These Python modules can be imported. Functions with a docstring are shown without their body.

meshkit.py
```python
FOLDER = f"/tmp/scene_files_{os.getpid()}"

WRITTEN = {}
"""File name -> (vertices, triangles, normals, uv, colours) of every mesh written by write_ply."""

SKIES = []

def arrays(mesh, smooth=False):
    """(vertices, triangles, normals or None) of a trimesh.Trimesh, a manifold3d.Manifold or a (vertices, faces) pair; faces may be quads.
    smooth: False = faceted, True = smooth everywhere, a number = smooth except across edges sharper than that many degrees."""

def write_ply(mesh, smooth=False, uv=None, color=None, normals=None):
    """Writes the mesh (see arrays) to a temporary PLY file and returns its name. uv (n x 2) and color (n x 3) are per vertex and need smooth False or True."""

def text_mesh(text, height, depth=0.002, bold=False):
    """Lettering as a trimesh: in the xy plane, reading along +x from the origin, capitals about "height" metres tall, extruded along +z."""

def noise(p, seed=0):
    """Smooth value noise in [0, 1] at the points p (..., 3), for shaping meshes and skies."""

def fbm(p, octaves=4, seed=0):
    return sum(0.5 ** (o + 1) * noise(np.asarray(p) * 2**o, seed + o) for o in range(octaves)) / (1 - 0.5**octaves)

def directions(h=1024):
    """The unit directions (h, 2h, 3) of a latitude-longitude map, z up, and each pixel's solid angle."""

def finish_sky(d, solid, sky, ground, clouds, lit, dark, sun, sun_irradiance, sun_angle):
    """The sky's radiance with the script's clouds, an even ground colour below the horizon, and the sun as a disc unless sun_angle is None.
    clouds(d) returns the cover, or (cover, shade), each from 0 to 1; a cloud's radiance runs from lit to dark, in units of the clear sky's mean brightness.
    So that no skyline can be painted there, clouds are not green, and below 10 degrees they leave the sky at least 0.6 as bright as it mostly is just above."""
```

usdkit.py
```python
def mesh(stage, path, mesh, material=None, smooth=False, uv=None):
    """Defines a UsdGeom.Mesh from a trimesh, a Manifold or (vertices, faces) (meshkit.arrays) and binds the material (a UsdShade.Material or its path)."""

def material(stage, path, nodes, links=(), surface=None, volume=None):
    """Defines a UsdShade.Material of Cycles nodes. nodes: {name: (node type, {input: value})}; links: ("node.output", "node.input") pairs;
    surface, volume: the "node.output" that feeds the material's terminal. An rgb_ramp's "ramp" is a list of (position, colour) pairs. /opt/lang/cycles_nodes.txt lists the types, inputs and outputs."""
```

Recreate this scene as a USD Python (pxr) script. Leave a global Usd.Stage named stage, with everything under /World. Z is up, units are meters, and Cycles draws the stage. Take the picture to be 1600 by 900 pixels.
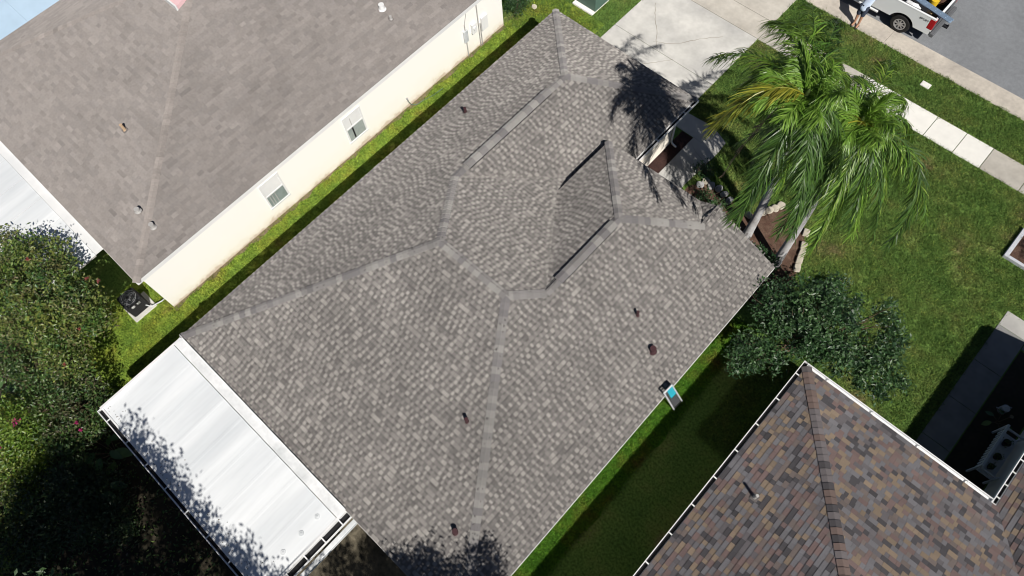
import math, random
import numpy as np, trimesh, shapely, manifold3d
from shapely.geometry import Polygon, Point, box as sbox
from pxr import Usd, UsdGeom, UsdLux, UsdShade, Gf, Sdf, Vt
import usdkit, meshkit
from usdkit import material

stage = Usd.Stage.CreateInMemory()
UsdGeom.SetStageUpAxis(stage, UsdGeom.Tokens.z); UsdGeom.SetStageMetersPerUnit(stage, 1.0)
stage.SetDefaultPrim(UsdGeom.Xform.Define(stage, '/World').GetPrim())
UsdGeom.Scope.Define(stage, '/World/Looks')

# ------------------------------------------------------------------ camera, sky, sun
CAM = (14.1244, 1.7024, 23.625)
ROT = [[0.7341120, -0.5989356, 0.3199308], [0.6770583, 0.6815080, -0.2777390], [-0.0516876, 0.4205033, 0.9058175]]
cam = UsdGeom.Camera.Define(stage, '/World/camera')
M = Gf.Matrix4d(1)
for i in range(3):
    for j in range(3): M[j, i] = ROT[i][j]
M.SetTranslateOnly(Gf.Vec3d(*CAM))
cam.AddTransformOp().Set(M)
cam.CreateHorizontalApertureAttr(36.0); cam.CreateVerticalApertureAttr(20.25)
cam.CreateFocalLengthAttr(36 * 1145 / 1600.0); cam.CreateClippingRangeAttr(Gf.Vec2f(0.1, 2000))
cam.CreateExposureAttr(0.05)

SUN = np.array([2.24, -0.99, 2.64]); SUN /= np.linalg.norm(SUN)
material(stage, '/World/Looks/sky', {'s': ('sky_texture', {'sky_type': 'single_scattering', 'sun_disc': False, 'air_density': .5, 'aerosol_density': .45,
         'sun_elevation': math.asin(SUN[2]), 'sun_rotation': math.atan2(SUN[0], SUN[1])}),
         'b': ('background_shader', {'strength': 0.05})}, [('s.color', 'b.color')], surface='b.background')
dome = UsdLux.DomeLight.Define(stage, '/World/sky')
UsdShade.MaterialBindingAPI.Apply(dome.GetPrim()).Bind(UsdShade.Material.Get(stage, '/World/Looks/sky'))
sun = UsdLux.DistantLight.Define(stage, '/World/sun')
sun.CreateNormalizeAttr(True); sun.CreateIntensityAttr(1.25); sun.CreateAngleAttr(0.5); sun.CreateColorAttr(Gf.Vec3f(1, .955, .88))
zx = np.cross([0, 0, 1], SUN); zx /= np.linalg.norm(zx); zy = np.cross(SUN, zx)
MS = Gf.Matrix4d(1)
for j, c in enumerate((zx, zy, SUN)):
    for i in range(3): MS[j, i] = float(c[i])
sun.AddTransformOp().Set(MS)

# ------------------------------------------------------------------ materials
def mat(name, col, rough=.7, var=.12, scale=6., bump=0., metal=0., spec=.3, fine=0., tint=None, attr=False, trans=0., stretch=None, low=0.):
    """Principled surface whose colour is broken up by two noises; attr: colour from the mesh's 'tone' primvar."""
    n = {'g': ('geometry', {}), 'mp': ('mapping', {'mapping_type': 'point', 'scale': stretch or (1, 1, 1)}), 'n': ('noise_texture', {'scale': scale, 'detail': 6., 'roughness': .65}),
         'r': ('rgb_ramp', {'ramp': [(.25, (1 - var,) * 3), (.75, (1 + var,) * 3)]}),
         'm': ('mix', {'mix_type': 'multiply', 'fac': 1.0}), 'p': ('principled_bsdf', {'roughness': rough, 'diffuse_roughness': 1.0 if rough > .84 else 0., 'metallic': metal, 'specular_ior_level': spec})}
    l = [('g.position', 'mp.vector'), ('mp.vector', 'n.vector'), ('n.fac', 'r.fac'), ('r.color', 'm.color2'), ('m.color', 'p.base_color')]
    if low:
        n['n3'] = ('noise_texture', {'scale': .45, 'detail': 5., 'roughness': .6}); n['r3'] = ('rgb_ramp', {'ramp': [(.3, (1 - low,) * 3), (.7, (1 + low * .7,) * 3)]})
        n['m3'] = ('mix', {'mix_type': 'multiply', 'fac': 1.0})
        l = [x for x in l if x[1] != 'p.base_color'] + [('g.position', 'n3.vector'), ('n3.fac', 'r3.fac'), ('m.color', 'm3.color1'), ('r3.color', 'm3.color2'), ('m3.color', 'p.base_color')]
    if attr:
        n['a'] = ('attribute', {'attribute': 'tone'}); l.append(('a.color', 'm.color1'))
    elif tint is not None:
        n['n2'] = ('noise_texture', {'scale': scale * .18, 'detail': 4.}); n['r2'] = ('rgb_ramp', {'ramp': [(.35, col), (.68, tint)]})
        l += [('mp.vector', 'n2.vector'), ('n2.fac', 'r2.fac'), ('r2.color', 'm.color1')]
    else:
        n['m'][1]['color1'] = col
    if bump:
        n['nb'] = ('noise_texture', {'scale': fine or scale * 8, 'detail': 4.}); n['b'] = ('bump', {'strength': bump, 'distance': .02})
        l += [('g.position', 'nb.vector'), ('nb.fac', 'b.height'), ('b.normal', 'p.normal')]
    surf = 'p.BSDF'
    if trans:
        n['t'] = ('translucent_bsdf', {}); n['x'] = ('mix_closure', {'fac': trans})
        l += [('m.color', 't.color'), ('p.BSDF', 'x.closure1'), ('t.BSDF', 'x.closure2')]; surf = 'x.closure'
    return material(stage, '/World/Looks/' + name, n, l, surface=surf)

shingle_m = mat('shingle', (0, 0, 0), .9, .13, 45, .25, attr=True, fine=260, low=.14)
worn_shingle_m = mat('worn_shingle', (0, 0, 0), .9, .14, 14, .2, attr=True, fine=200, low=.11)
leaf_m = mat('leaf', (0, 0, 0), .42, .25, 5, attr=True, trans=.28, spec=.55)
tone_m = mat('painted', (0, 0, 0), .55, .06, 9, attr=True)
deck_m = mat('roof_deck', (.1, .1, .1), .9)
white_m = mat('white_paint', (.8, .8, .8), .45, .05, 3, tint=(.7, .71, .72))
panel_m = mat('white_aluminium', (.8, .82, .84), .4, .06, 1.6, tint=(.6, .63, .66), stretch=(3.2, .35, 1))
flashwhite_m = mat('dirty_white', (.76, .77, .78), .45, .12, 9, tint=(.6, .62, .63))
stain_m = mat('weathered_white_metal', (.7, .72, .74), .5, .16, 5, tint=(.5, .53, .55))
black_m = mat('dark_void', (.012, .012, .014), .8, .2, 8)
cream_m = material(stage, '/World/Looks/cream_stucco', {'g': ('geometry', {}), 'sx': ('separate_xyz', {}), 'n': ('noise_texture', {'scale': 1.6, 'detail': 6., 'roughness': .7}), 'a': ('math', {'math_type': 'multiply_add', 'value2': .8, 'value3': -.32}),
    'h': ('math', {'math_type': 'subtract'}), 'r': ('rgb_ramp', {'ramp': [(0, (.62, .52, .42)), (.1, (.83, .78, .69)), (.35, (.9, .875, .82)), (1, (.91, .895, .86))]}), 'nb': ('noise_texture', {'scale': 70., 'detail': 4.}), 'b': ('bump', {'strength': .3, 'distance': .02}), 'p': ('principled_bsdf', {'roughness': .85, 'specular_ior_level': .2})},
    [('g.position', 'sx.vector'), ('g.position', 'n.vector'), ('n.fac', 'a.value1'), ('sx.z', 'h.value1'), ('a.value', 'h.value2'), ('h.value', 'r.fac'), ('r.color', 'p.base_color'), ('g.position', 'nb.vector'), ('nb.fac', 'b.height'), ('b.normal', 'p.normal')], surface='p.BSDF')
tan_m = mat('tan_stucco', (.6, .56, .5), .9, .05, 3, .25, fine=60)
conc_m = mat('concrete', (.55, .54, .515), .9, .12, 2.6, .12, fine=70, tint=(.4, .395, .385), low=.14)
pathconc_m = mat('shaded_concrete', (.27, .27, .27), .9, .15, 3, .12, fine=70, tint=(.2, .2, .2))  # path concrete, its colour also darkened for the courtyard shade
concnew_m = mat('new_concrete', (.7, .69, .66), .9, .06, 3, .1, fine=80)
conctan_m = mat('tan_concrete', (.48, .455, .415), .9, .12, 4, .12, fine=80, tint=(.4, .375, .335), low=.12)
curb_m = mat('curb_concrete', (.5, .46, .405), .9, .16, 6, .15, fine=70, tint=(.4, .365, .325), low=.12)
asph_m = mat('asphalt', (.215, .226, .242), .9, .18, 30, .2, fine=150, tint=(.185, .195, .21), low=.12)
mulch_m = mat('mulch', (.085, .045, .032), .95, .5, 22, .8, fine=50, tint=(.14, .09, .065))
shademulch_m = mat('shade_mulch', (.04, .02, .018), .95, .5, 22, .8, fine=50, tint=(.06, .03, .025))  # mulch colour cut down to paint the shade beside the garage
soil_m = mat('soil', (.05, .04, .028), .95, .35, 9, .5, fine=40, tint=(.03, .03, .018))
dirt_m = mat('dirt', (.2, .15, .1), .95, .4, 9, .5, fine=40, tint=(.13, .11, .06))
gravel_m = mat('leaf_litter', (.19, .165, .12), .95, .5, 7, .6, fine=30, tint=(.08, .07, .05))
stone_m = mat('pale_stone', (.47, .43, .36), .85, .2, 8, .3, fine=30)
gstone_m = mat('grey_stone', (.33, .33, .33), .85, .25, 8, .3, fine=30)
trunk_m = mat('palm_trunk', (.36, .36, .37), .85, .25, 9, .4, fine=25, tint=(.27, .26, .26))
bark_m = mat('bark', (.13, .09, .06), .9, .3, 12, .5, fine=30)
maroon_m = mat('maroon_metal', (.06, .028, .032), .5, .2, 10)
flash_m = mat('flashing_paint', (.16, .145, .14), .7, .15, 20)
lead_m = mat('lead_pipe', (.4, .39, .38), .5, .2, 15)
steel_m = mat('galvanised', (.45, .46, .48), .35, .1, 12, metal=.6)
rubber_m = mat('rubber', (.022, .021, .021), .75, .2, 20)
truckwhite_m = mat('truck_paint', (.84, .86, .87), .22, .02, 2, spec=.5)
chrome_m = mat('alloy', (.55, .55, .56), .3, .08, 10, metal=.7)
red_m = mat('red_lens', (.42, .012, .02), .2, .2, 25, spec=.6)
trim_m = mat('grey_trim', (.12, .125, .135), .5, .15, 8)
plastic_m = mat('black_plastic', (.02, .021, .025), .5, .2, 12)
glassy_m = material(stage, '/World/Looks/window_glass', {'p': ('principled_bsdf', {'base_color': (.05, .06, .07), 'roughness': .06, 'specular_ior_level': .7})}, [], surface='p.BSDF')
pane_m = mat('window_pane', (.33, .37, .36), .12, .22, 2.5, spec=.6, tint=(.24, .29, .28))
yellow_m = mat('yellow_plastic', (.75, .5, .03), .5, .15, 9)
turq_m = mat('turquoise_sling', (.03, .42, .55), .7, .15, 14)
greenbox_m = mat('green_enclosure', (.10, .17, .14), .45, .08, 4)
skin_m = mat('skin', (.42, .23, .15), .6, .08, 10)
shirt_m = mat('light_blue_shirt', (.5, .58, .7), .85, .12, 9, .2, fine=25)
shorts_m = mat('navy_shorts', (.035, .045, .07), .85, .15, 9)
hair_m = mat('dark_hair', (.02, .014, .01), .7, .2, 40)
bluealu_m = mat('blue_grey_ladder', (.24, .33, .45), .45, .12, 6, metal=.2)
bluemetal_m = mat('pale_blue_roof', (.48, .62, .76), .5, .1, .8, tint=(.42, .56, .7))
pink_m = mat('pink_dome', (.72, .48, .5), .4, .08, 5)
whitewood_m = mat('white_wood', (.5, .52, .56), .6, .12, 8)
darkleaf_c = [(.018, .05, .02), (.028, .075, .028), (.04, .1, .035), (.06, .13, .05)]

def ground_mat(name, cols, scale=.55):
    """Lawn colour: two greens and a dry brown laid out by world position, so blades and soil agree."""
    n = {'g': ('geometry', {}), 'n1': ('noise_texture', {'scale': scale, 'detail': 7., 'roughness': .62}),
         'r1': ('rgb_ramp', {'ramp': cols}), 'n2': ('noise_texture', {'scale': 13., 'detail': 5., 'roughness': .7}),
         'r2': ('rgb_ramp', {'ramp': [(.3, (.38,) * 3), (.7, (1.55,) * 3)]}),
         'm': ('mix', {'mix_type': 'multiply', 'fac': 1.0}), 'oi': ('object_info', {}), 'r3': ('rgb_ramp', {'ramp': [(0, (.55, .62, .5)), (.45, (1., 1.05, .9)), (.85, (1.4, 1.3, 1.15)), (1, (2.2, 1.75, 1.4))]}),
         'm2': ('mix', {'mix_type': 'multiply', 'fac': 1.0}), 'p': ('principled_bsdf', {'roughness': .85, 'specular_ior_level': .15})}
    l = [('g.position', 'n1.vector'), ('g.position', 'n2.vector'), ('n1.fac', 'r1.fac'), ('n2.fac', 'r2.fac'), ('r1.color', 'm.color1'), ('r2.color', 'm.color2'),
         ('m.color', 'm2.color1'), ('oi.random', 'r3.fac'), ('r3.color', 'm2.color2'), ('m2.color', 'p.base_color')]
    return material(stage, '/World/Looks/' + name, n, l, surface='p.BSDF')
lawn_cols = [(.28, (.07, .14, .034)), (.48, (.105, .178, .046)), (.61, (.142, .188, .058)), (.68, (.18, .17, .085)), (.78, (.24, .195, .12))]
side_cols = [(.28, (.10, .18, .035)), (.48, (.155, .235, .038)), (.60, (.2, .245, .042)), (.72, (.17, .13, .05))]
vivid_cols = [(.28, (.065, .185, .022)), (.5, (.095, .225, .027)), (.64, (.15, .2, .035)), (.74, (.17, .12, .05))]
lawn_m, side_m, vivid_m = ground_mat('lawn_green', lawn_cols), ground_mat('side_lawn_green', side_cols, .8), ground_mat('vivid_grass', vivid_cols, .9)

# ------------------------------------------------------------------ object helpers
used = {}
def fresh(path):
    if path not in used: used[path] = 0; return path
    used[path] += 1
    return f'{path}_{used[path]:03d}'

def meta(prim, **kw):
    for k, v in kw.items():
        if v: prim.SetCustomDataByKey(k, v)

class Thing:
    """An Xform at the thing's base; its children are its parts (vertices are given in world coordinates)."""
    def __init__(s, name, label=None, category=None, at=(0, 0, 0), group=None, kind=None):
        s.o = np.array(at, float); s.path = fresh('/World/' + name)
        x = UsdGeom.Xform.Define(stage, s.path); x.AddTranslateOp().Set(Gf.Vec3d(*map(float, at)))
        s.prim = x.GetPrim(); meta(s.prim, label=label, category=category, group=group, kind=kind)
    def part(s, name, mesh, m, tone=None, smooth=False, under=None, **kw):
        path = fresh((under or s.path) + '/' + name)
        put(path, mesh, m, tone, smooth, s.o); meta(stage.GetPrimAtPath(path), **kw)
        return path

def put(path, mesh, m, tone=None, smooth=False, origin=None):
    v, f, n = meshkit.arrays(mesh, smooth)
    if origin is not None: v = v - origin
    g = usdkit.mesh(stage, path, (v, f), m)
    if n is not None:
        g.CreateNormalsAttr(Vt.Vec3fArray.FromNumpy(n.astype(np.float32))); g.SetNormalsInterpolation('vertex')
    if tone is not None:
        t = np.asarray(tone, np.float32)
        pv = UsdGeom.PrimvarsAPI(g).CreatePrimvar('tone', Sdf.ValueTypeNames.Color3fArray, 'vertex')
        pv.Set(Vt.Vec3fArray.FromNumpy(np.ascontiguousarray(np.broadcast_to(t, (len(v), 3)))))
    return g

def single(name, mesh, m, label=None, category=None, group=None, kind=None, tone=None, smooth=False):
    path = fresh('/World/' + name); put(path, mesh, m, tone, smooth)
    meta(stage.GetPrimAtPath(path), label=label, category=category, group=group, kind=kind)
    return path

cat = lambda ms: trimesh.util.concatenate([m if isinstance(m, trimesh.Trimesh) else trimesh.Trimesh(*m, process=False) for m in ms])
def bx(x0, x1, y0, y1, z0, z1):
    m = trimesh.creation.box((x1 - x0, y1 - y0, z1 - z0)); m.apply_translation(((x0 + x1) / 2, (y0 + y1) / 2, (z0 + z1) / 2)); return m
def rbx(x0, x1, y0, y1, z0, z1, r=.02):
    """Box with rounded edges: the hull of eight little spheres."""
    s = manifold3d.Manifold.sphere(r, 8); p = [s.translate((x, y, z)) for x in (x0 + r, x1 - r) for y in (y0 + r, y1 - r) for z in (z0 + r, z1 - r)]
    m = manifold3d.Manifold.batch_hull(p).to_mesh(); return trimesh.Trimesh(m.vert_properties[:, :3], m.tri_verts, process=False)
def prism(poly, z0, z1):
    p = poly if hasattr(poly, 'geom_type') else Polygon(poly)
    m = trimesh.creation.extrude_polygon(p, z1 - z0, engine='earcut'); m.apply_translation((0, 0, z0)); return m
def tube(pts, radii, sides=7, cap=True):
    pts = np.asarray(pts, float); radii = np.broadcast_to(radii, len(pts)); V = []; F = []
    up = np.array([.31, .17, .93])
    for i, p in enumerate(pts):
        t = pts[min(i + 1, len(pts) - 1)] - pts[max(i - 1, 0)]; t /= np.linalg.norm(t) + 1e-9
        a = np.cross(t, up); a /= np.linalg.norm(a) + 1e-9; b = np.cross(t, a)
        for k in range(sides):
            q = 2 * math.pi * k / sides; V.append(p + radii[i] * (math.cos(q) * a + math.sin(q) * b))
    for i in range(len(pts) - 1):
        for k in range(sides):
            a, b = i * sides + k, i * sides + (k + 1) % sides; F += [(a, a + sides, b), (b, a + sides, b + sides)]
    if cap:
        for i, s in ((0, 1), (len(pts) - 1, -1)):
            V.append(pts[i]); c = len(V) - 1
            for k in range(sides):
                a, b = i * sides + k, i * sides + (k + 1) % sides; F.append((c, a, b) if s > 0 else (c, b, a))
    return trimesh.Trimesh(V, F, process=False)
def cyl(p, r, h, axis='z', sides=20):
    m = trimesh.creation.cylinder(r, h, sections=sides)
    if axis == 'y': m.apply_transform(trimesh.transformations.rotation_matrix(math.pi / 2, (1, 0, 0)))
    if axis == 'x': m.apply_transform(trimesh.transformations.rotation_matrix(math.pi / 2, (0, 1, 0)))
    m.apply_translation(p); return m
def flat(poly, z):
    """A flat sheet at height z."""
    v, f = trimesh.creation.triangulate_polygon(poly if hasattr(poly, 'geom_type') else Polygon(poly), engine='earcut')
    return trimesh.Trimesh(np.c_[v, np.full(len(v), z)], f, process=False)
def slab3(pts, th, drop=0.):
    """Planar polygon in space thickened downwards."""
    p = np.asarray(pts, float); n = sum(np.cross(p[k] - p[0], p[k + 1] - p[0]) for k in range(1, len(p) - 1)); n *= np.sign(n[2]); p = p - [0, 0, drop]
    q = Polygon(p[:, :2]); m = trimesh.creation.extrude_polygon(q, 1, engine='earcut'); v = np.array(m.vertices)
    zt = p[0, 2] - ((v[:, :2] - p[0, :2]) @ n[:2]) / n[2]
    v[:, 2] = np.where(v[:, 2] > .5, zt, zt - th)
    return trimesh.Trimesh(v, m.faces, process=False)

# ------------------------------------------------------------------ roofs of separate shingles
TEETH = (.085, .12, .125, .085, .075, .13, .10, .09, .07, .12)
def shingle_plane(pts, pick, rng, wmin, wmax, exposure=.143, thick=(.005, .012), lift=.004, shadow_band=None):
    """All shingle tabs of one roof plane. Returns a list of (vertices, faces, colour, centre)."""
    p = np.asarray(pts, float); n = np.cross(p[1] - p[0], p[2] - p[0])
    for k in range(2, len(p) - 1): n = n + np.cross(p[k] - p[0], p[k + 1] - p[0])
    n /= np.linalg.norm(n); n *= np.sign(n[2])
    uax = np.cross([0, 0, 1.], n); uax /= np.linalg.norm(uax); vax = np.cross(n, uax)
    o = p[np.argmin(p @ vax)]
    q = np.c_[(p - o) @ uax, (p - o) @ vax]; poly = Polygon(q).buffer(0); prep = shapely.prepared.prep(poly)
    umin, vmin, umax, vmax = poly.bounds; out = []
    for r in range(int(math.ceil((vmax - vmin) / exposure))):
        v0 = vmin + r * exposure; v1 = v0 + exposure; u = umin - rng.uniform(0, wmax); last = None; step = 0
        if shadow_band is not None: u = umin - 1.0 - rng.uniform(0, 1); step = 2 * int(rng.integers(0, 5))
        while u < umax:
            if shadow_band is None: w = rng.uniform(wmin, wmax); b = sbox(u + .002, v0, u + w - .002, v1); u += w
            if shadow_band is not None:  # laminated shingles: a one-metre strip of teeth and gaps, each course staggered against the one below
                w = TEETH[step % len(TEETH)] * rng.uniform(.93, 1.07); b = sbox(u + .002, v0, u + w - .002, v1); u = u + w; last = (None, step % 2 == 1); step += 1
            col, hi = pick(rng, last); last = (col, hi)
            if prep.contains(b): ring = np.array([(b.bounds[0], v0), (b.bounds[2], v0), (b.bounds[2], v1), (b.bounds[0], v1)])
            elif prep.intersects(b):
                g = poly.intersection(b)
                if g.geom_type != 'Polygon' or g.area < 3e-4: continue
                ring = np.array(shapely.geometry.polygon.orient(g.convex_hull, 1).exterior.coords)[:-1]
            else: continue
            k = len(ring); h = (thick[1] if hi else thick[0]) * (1 - (ring[:, 1] - v0) / exposure) + lift
            base = o + ring[:, :1] * uax + ring[:, 1:] * vax
            V = np.vstack([base + h[:, None] * n, base]); F = [(0, i, i + 1) for i in range(1, k - 1)]
            for i in range(k):
                j = (i + 1) % k; F += [(i, k + i, k + j), (i, k + j, j)]
            out.append((V, np.array(F), np.array(col), base.mean(0)))
            if shadow_band is not None and k == 4:  # printed band; it also paints the shadow line under the course above
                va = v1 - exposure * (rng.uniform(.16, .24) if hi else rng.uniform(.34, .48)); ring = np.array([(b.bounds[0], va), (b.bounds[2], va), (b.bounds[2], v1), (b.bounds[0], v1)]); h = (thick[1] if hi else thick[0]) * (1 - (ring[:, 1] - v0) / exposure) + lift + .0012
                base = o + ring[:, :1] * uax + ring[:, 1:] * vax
                out.append((base + h[:, None] * n, np.array([(0, 1, 2), (0, 2, 3)]), np.array(shadow_band) * rng.uniform(.85, 1.15) * (1.25 if hi else 1.0), base.mean(0) - [0, 0, 60]))
    return out

def merge(pieces):
    V, F, C, n = [], [], [], 0
    for v, f, c, _ in pieces:
        V.append(v); F.append(f + n); C.append(np.repeat(c[None], len(v), 0)); n += len(v)
    return (np.vstack(V), np.vstack(F)), np.vstack(C)

def lay(thing, roof, pieces, m, name='shingle', most=300):
    """The pieces nearest the camera as parts of their own, the rest as one stuff part."""
    pieces = sorted(pieces, key=lambda q: np.linalg.norm(q[3] - np.array(CAM)))
    for v, f, c, _ in pieces[:most]: thing.part(name, (v, f), m, tone=c, under=roof)
    if pieces[most:]:
        mesh, col = merge(pieces[most:]); thing.part(name + '_courses', mesh, m, tone=col, under=roof, kind='stuff', label='the many further shingles of the same roof')

def caps(p0, p1, n1, n2, pick, rng, width=.135, step=.2, lift=.019):
    """Ridge cap pieces folded over the line p0-p1 between planes with normals n1, n2."""
    p0, p1 = np.array(p0, float), np.array(p1, float); L = np.linalg.norm(p1 - p0); d = (p1 - p0) / L; out = []; ws = []
    for n in (n1, n2):
        n = np.array(n, float) / np.linalg.norm(n); w = np.cross(n, d); w /= np.linalg.norm(w); h = np.array([n[0], n[1], 0])
        ws.append((w if w @ h > 0 else -w, n))
    k = max(1, int(round(L / step))); last = None
    for i in range(k):
        a, b = p0 + d * L * i / k, p0 + d * L * (i + 1) / k
        up = (ws[0][1] + ws[1][1]); up /= np.linalg.norm(up); V = []
        for q, h in ((a - d * .0, lift + .02), (b + d * .02, lift)):
            V += [q + up * h + ws[0][0] * width + ws[0][1] * 0, q + up * (h + .004), q + up * h + ws[1][0] * width]
            V += [q + ws[0][0] * width, q + ws[1][0] * width]
        V = np.array(V); F = [(0, 1, 6), (0, 6, 5), (1, 2, 7), (1, 7, 6), (0, 3, 1), (3, 4, 1), (1, 4, 2), (0, 5, 8), (0, 8, 3), (2, 4, 9), (2, 9, 7)]
        c, _ = pick(rng, last); last = c
        out.append((V, np.array(F), np.array(c), (a + b) / 2))
    return out

def nrm(pts):
    p = np.asarray(pts, float); n = sum(np.cross(p[k] - p[0], p[k + 1] - p[0]) for k in range(1, len(p) - 1)); return n * np.sign(n[2]) / np.linalg.norm(n)

def picker(pal, weights):
    cum = np.cumsum(weights) / np.sum(weights)
    def pick(rng, last):
        i = int(np.searchsorted(cum, rng.random())); c, hi = pal[i]; k = 1 + rng.normal(0, .06)
        return tuple(np.array(c) * k), hi
    return pick
_light, _gap = picker([((.312, .295, .278), True), ((.246, .232, .221), True)], (.5, .5)), picker([((.196, .184, .177), False), ((.166, .155, .15), False)], (.6, .4))
def main_pick(rng, last):
    return (_gap if last is not None and last[1] == (rng.random() < .93) else _light)(rng, last)
main_cap = picker([((.268, .26, .25), True), ((.215, .206, .204), True), ((.178, .169, .173), True)], (.3, .4, .3))
worn_pick = picker([((.246, .225, .215), True), ((.236, .215, .205), False), ((.23, .211, .203), False)], (.35, .4, .25))
worn_cap = picker([((.266, .24, .227), True), ((.25, .226, .214), True)], (.5, .5))
_mute = lambda c: tuple(np.array(c) * 1.03 + np.array([.118, .106, .108]) * .16)
tan_pick = picker([(_mute((.142, .14, .152)), True), (_mute((.215, .165, .118)), True), (_mute((.155, .108, .102)), True), (_mute((.056, .054, .06)), True), (_mute((.15, .122, .112)), False), (_mute((.112, .104, .112)), False)], (.27, .16, .2, .15, .12, .1))
tan_cap = picker([((.17, .125, .112), True), ((.15, .135, .14), True), ((.075, .07, .076), True)], (.45, .38, .17))

# ------------------------------------------------------------------ main house
E = 2.625; W = 12.43; L1 = 17.88; W1 = 6.585; sl, sr, sb, sg, sf = .496, .515, .349, .496, .385
zM = 2.48; M1 = (5.0, 7.1, zM + E); M2 = (7.615, 7.1, zM + E); zg = sl * W1 / 2
R1b = (W1 / 2, 9.3, zg + E); R1f = (W1 / 2, L1 - W1 / 2, zg + E); xe = 8.29; ze = sr * (W - xe)
E1 = (xe, 8.01, ze + E); A_ = (xe, 11.25, ze + E); D_ = (10.13, 13.22, sr * (W - 10.13) + E)
BL, BR, FL, GR = (0, 0, E), (W, 0, E), (0, L1, E), (W1, L1, E)
fz = lambda y: ze - .48 * (y - 11.25) + E
B_ = (5.78, 13.94, .84 + E); C_ = (9.4, 14.1, fz(14.1)); K1 = (10.04, 14.03, sr * (W - 10.04) + E); K2 = (W, 14.12, E)
B_ = (5.78, 13.94, fz(13.94))
el = lambda x: ze - sr * (xe - x) + E
V1 = (5.78, 7.1 + (zM + E - el(5.78)) / sf, el(5.78))
planes = {
 'back': [BL, BR, M2, M1], 'left': [BL, M1, R1b, R1f, FL], 'garage_front': [FL, R1f, GR],
 'garage_right': [R1f, R1b, (W1, 9.3 + zg / sf, E), GR],
 'front': [M1, M2, E1, V1, (6.25, V1[1] + .05, zM + E - sf * (V1[1] + .05 - 7.1)), (6.25, 13.1, zM + E - sf * 6.0), R1b],
 'entry_left': [E1, A_, (5.78, 13.94, el(5.78)), V1], 'entry_front': [A_, D_, C_, (5.78, 13.94, fz(13.94))],
 'entry_facet': [D_, K1, C_], 'right': [BR, K2, K1, D_, A_, E1, M2]}
rng = np.random.default_rng(7)
house = Thing('main_house', 'large house with grey shingled hip roof filling the middle of the view', 'house', (6, 8, 0))
roof = house.part('roof', cat([slab3(np.array(p), .12, .012) for p in planes.values()]), deck_m)
pieces = []
for k, p in planes.items(): pieces += shingle_plane(p, main_pick, rng, .05, .175, shadow_band=(.138, .13, .127))
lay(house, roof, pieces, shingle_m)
N = {k: nrm(p) for k, p in planes.items()}
cp = []
for a, b, p, q in ((BL, M1, 'back', 'left'), (BR, M2, 'back', 'right'), (M2, M1, 'back', 'front'), (M1, R1b, 'left', 'front'), (R1b, R1f, 'left', 'garage_right'),
                   (FL, R1f, 'left', 'garage_front'), (GR, R1f, 'garage_right', 'garage_front'), (E1, M2, 'front', 'right'), (E1, A_, 'entry_left', 'right'),
                   ((5.78, 13.94, (el(5.78) + fz(13.94)) / 2), A_, 'entry_left', 'entry_front'), (D_, A_, 'entry_front', 'right')):
    cp += caps(a, b, N[p], N[q], main_cap, rng)
lay(house, roof, cp, shingle_m, 'ridge_cap')
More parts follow.
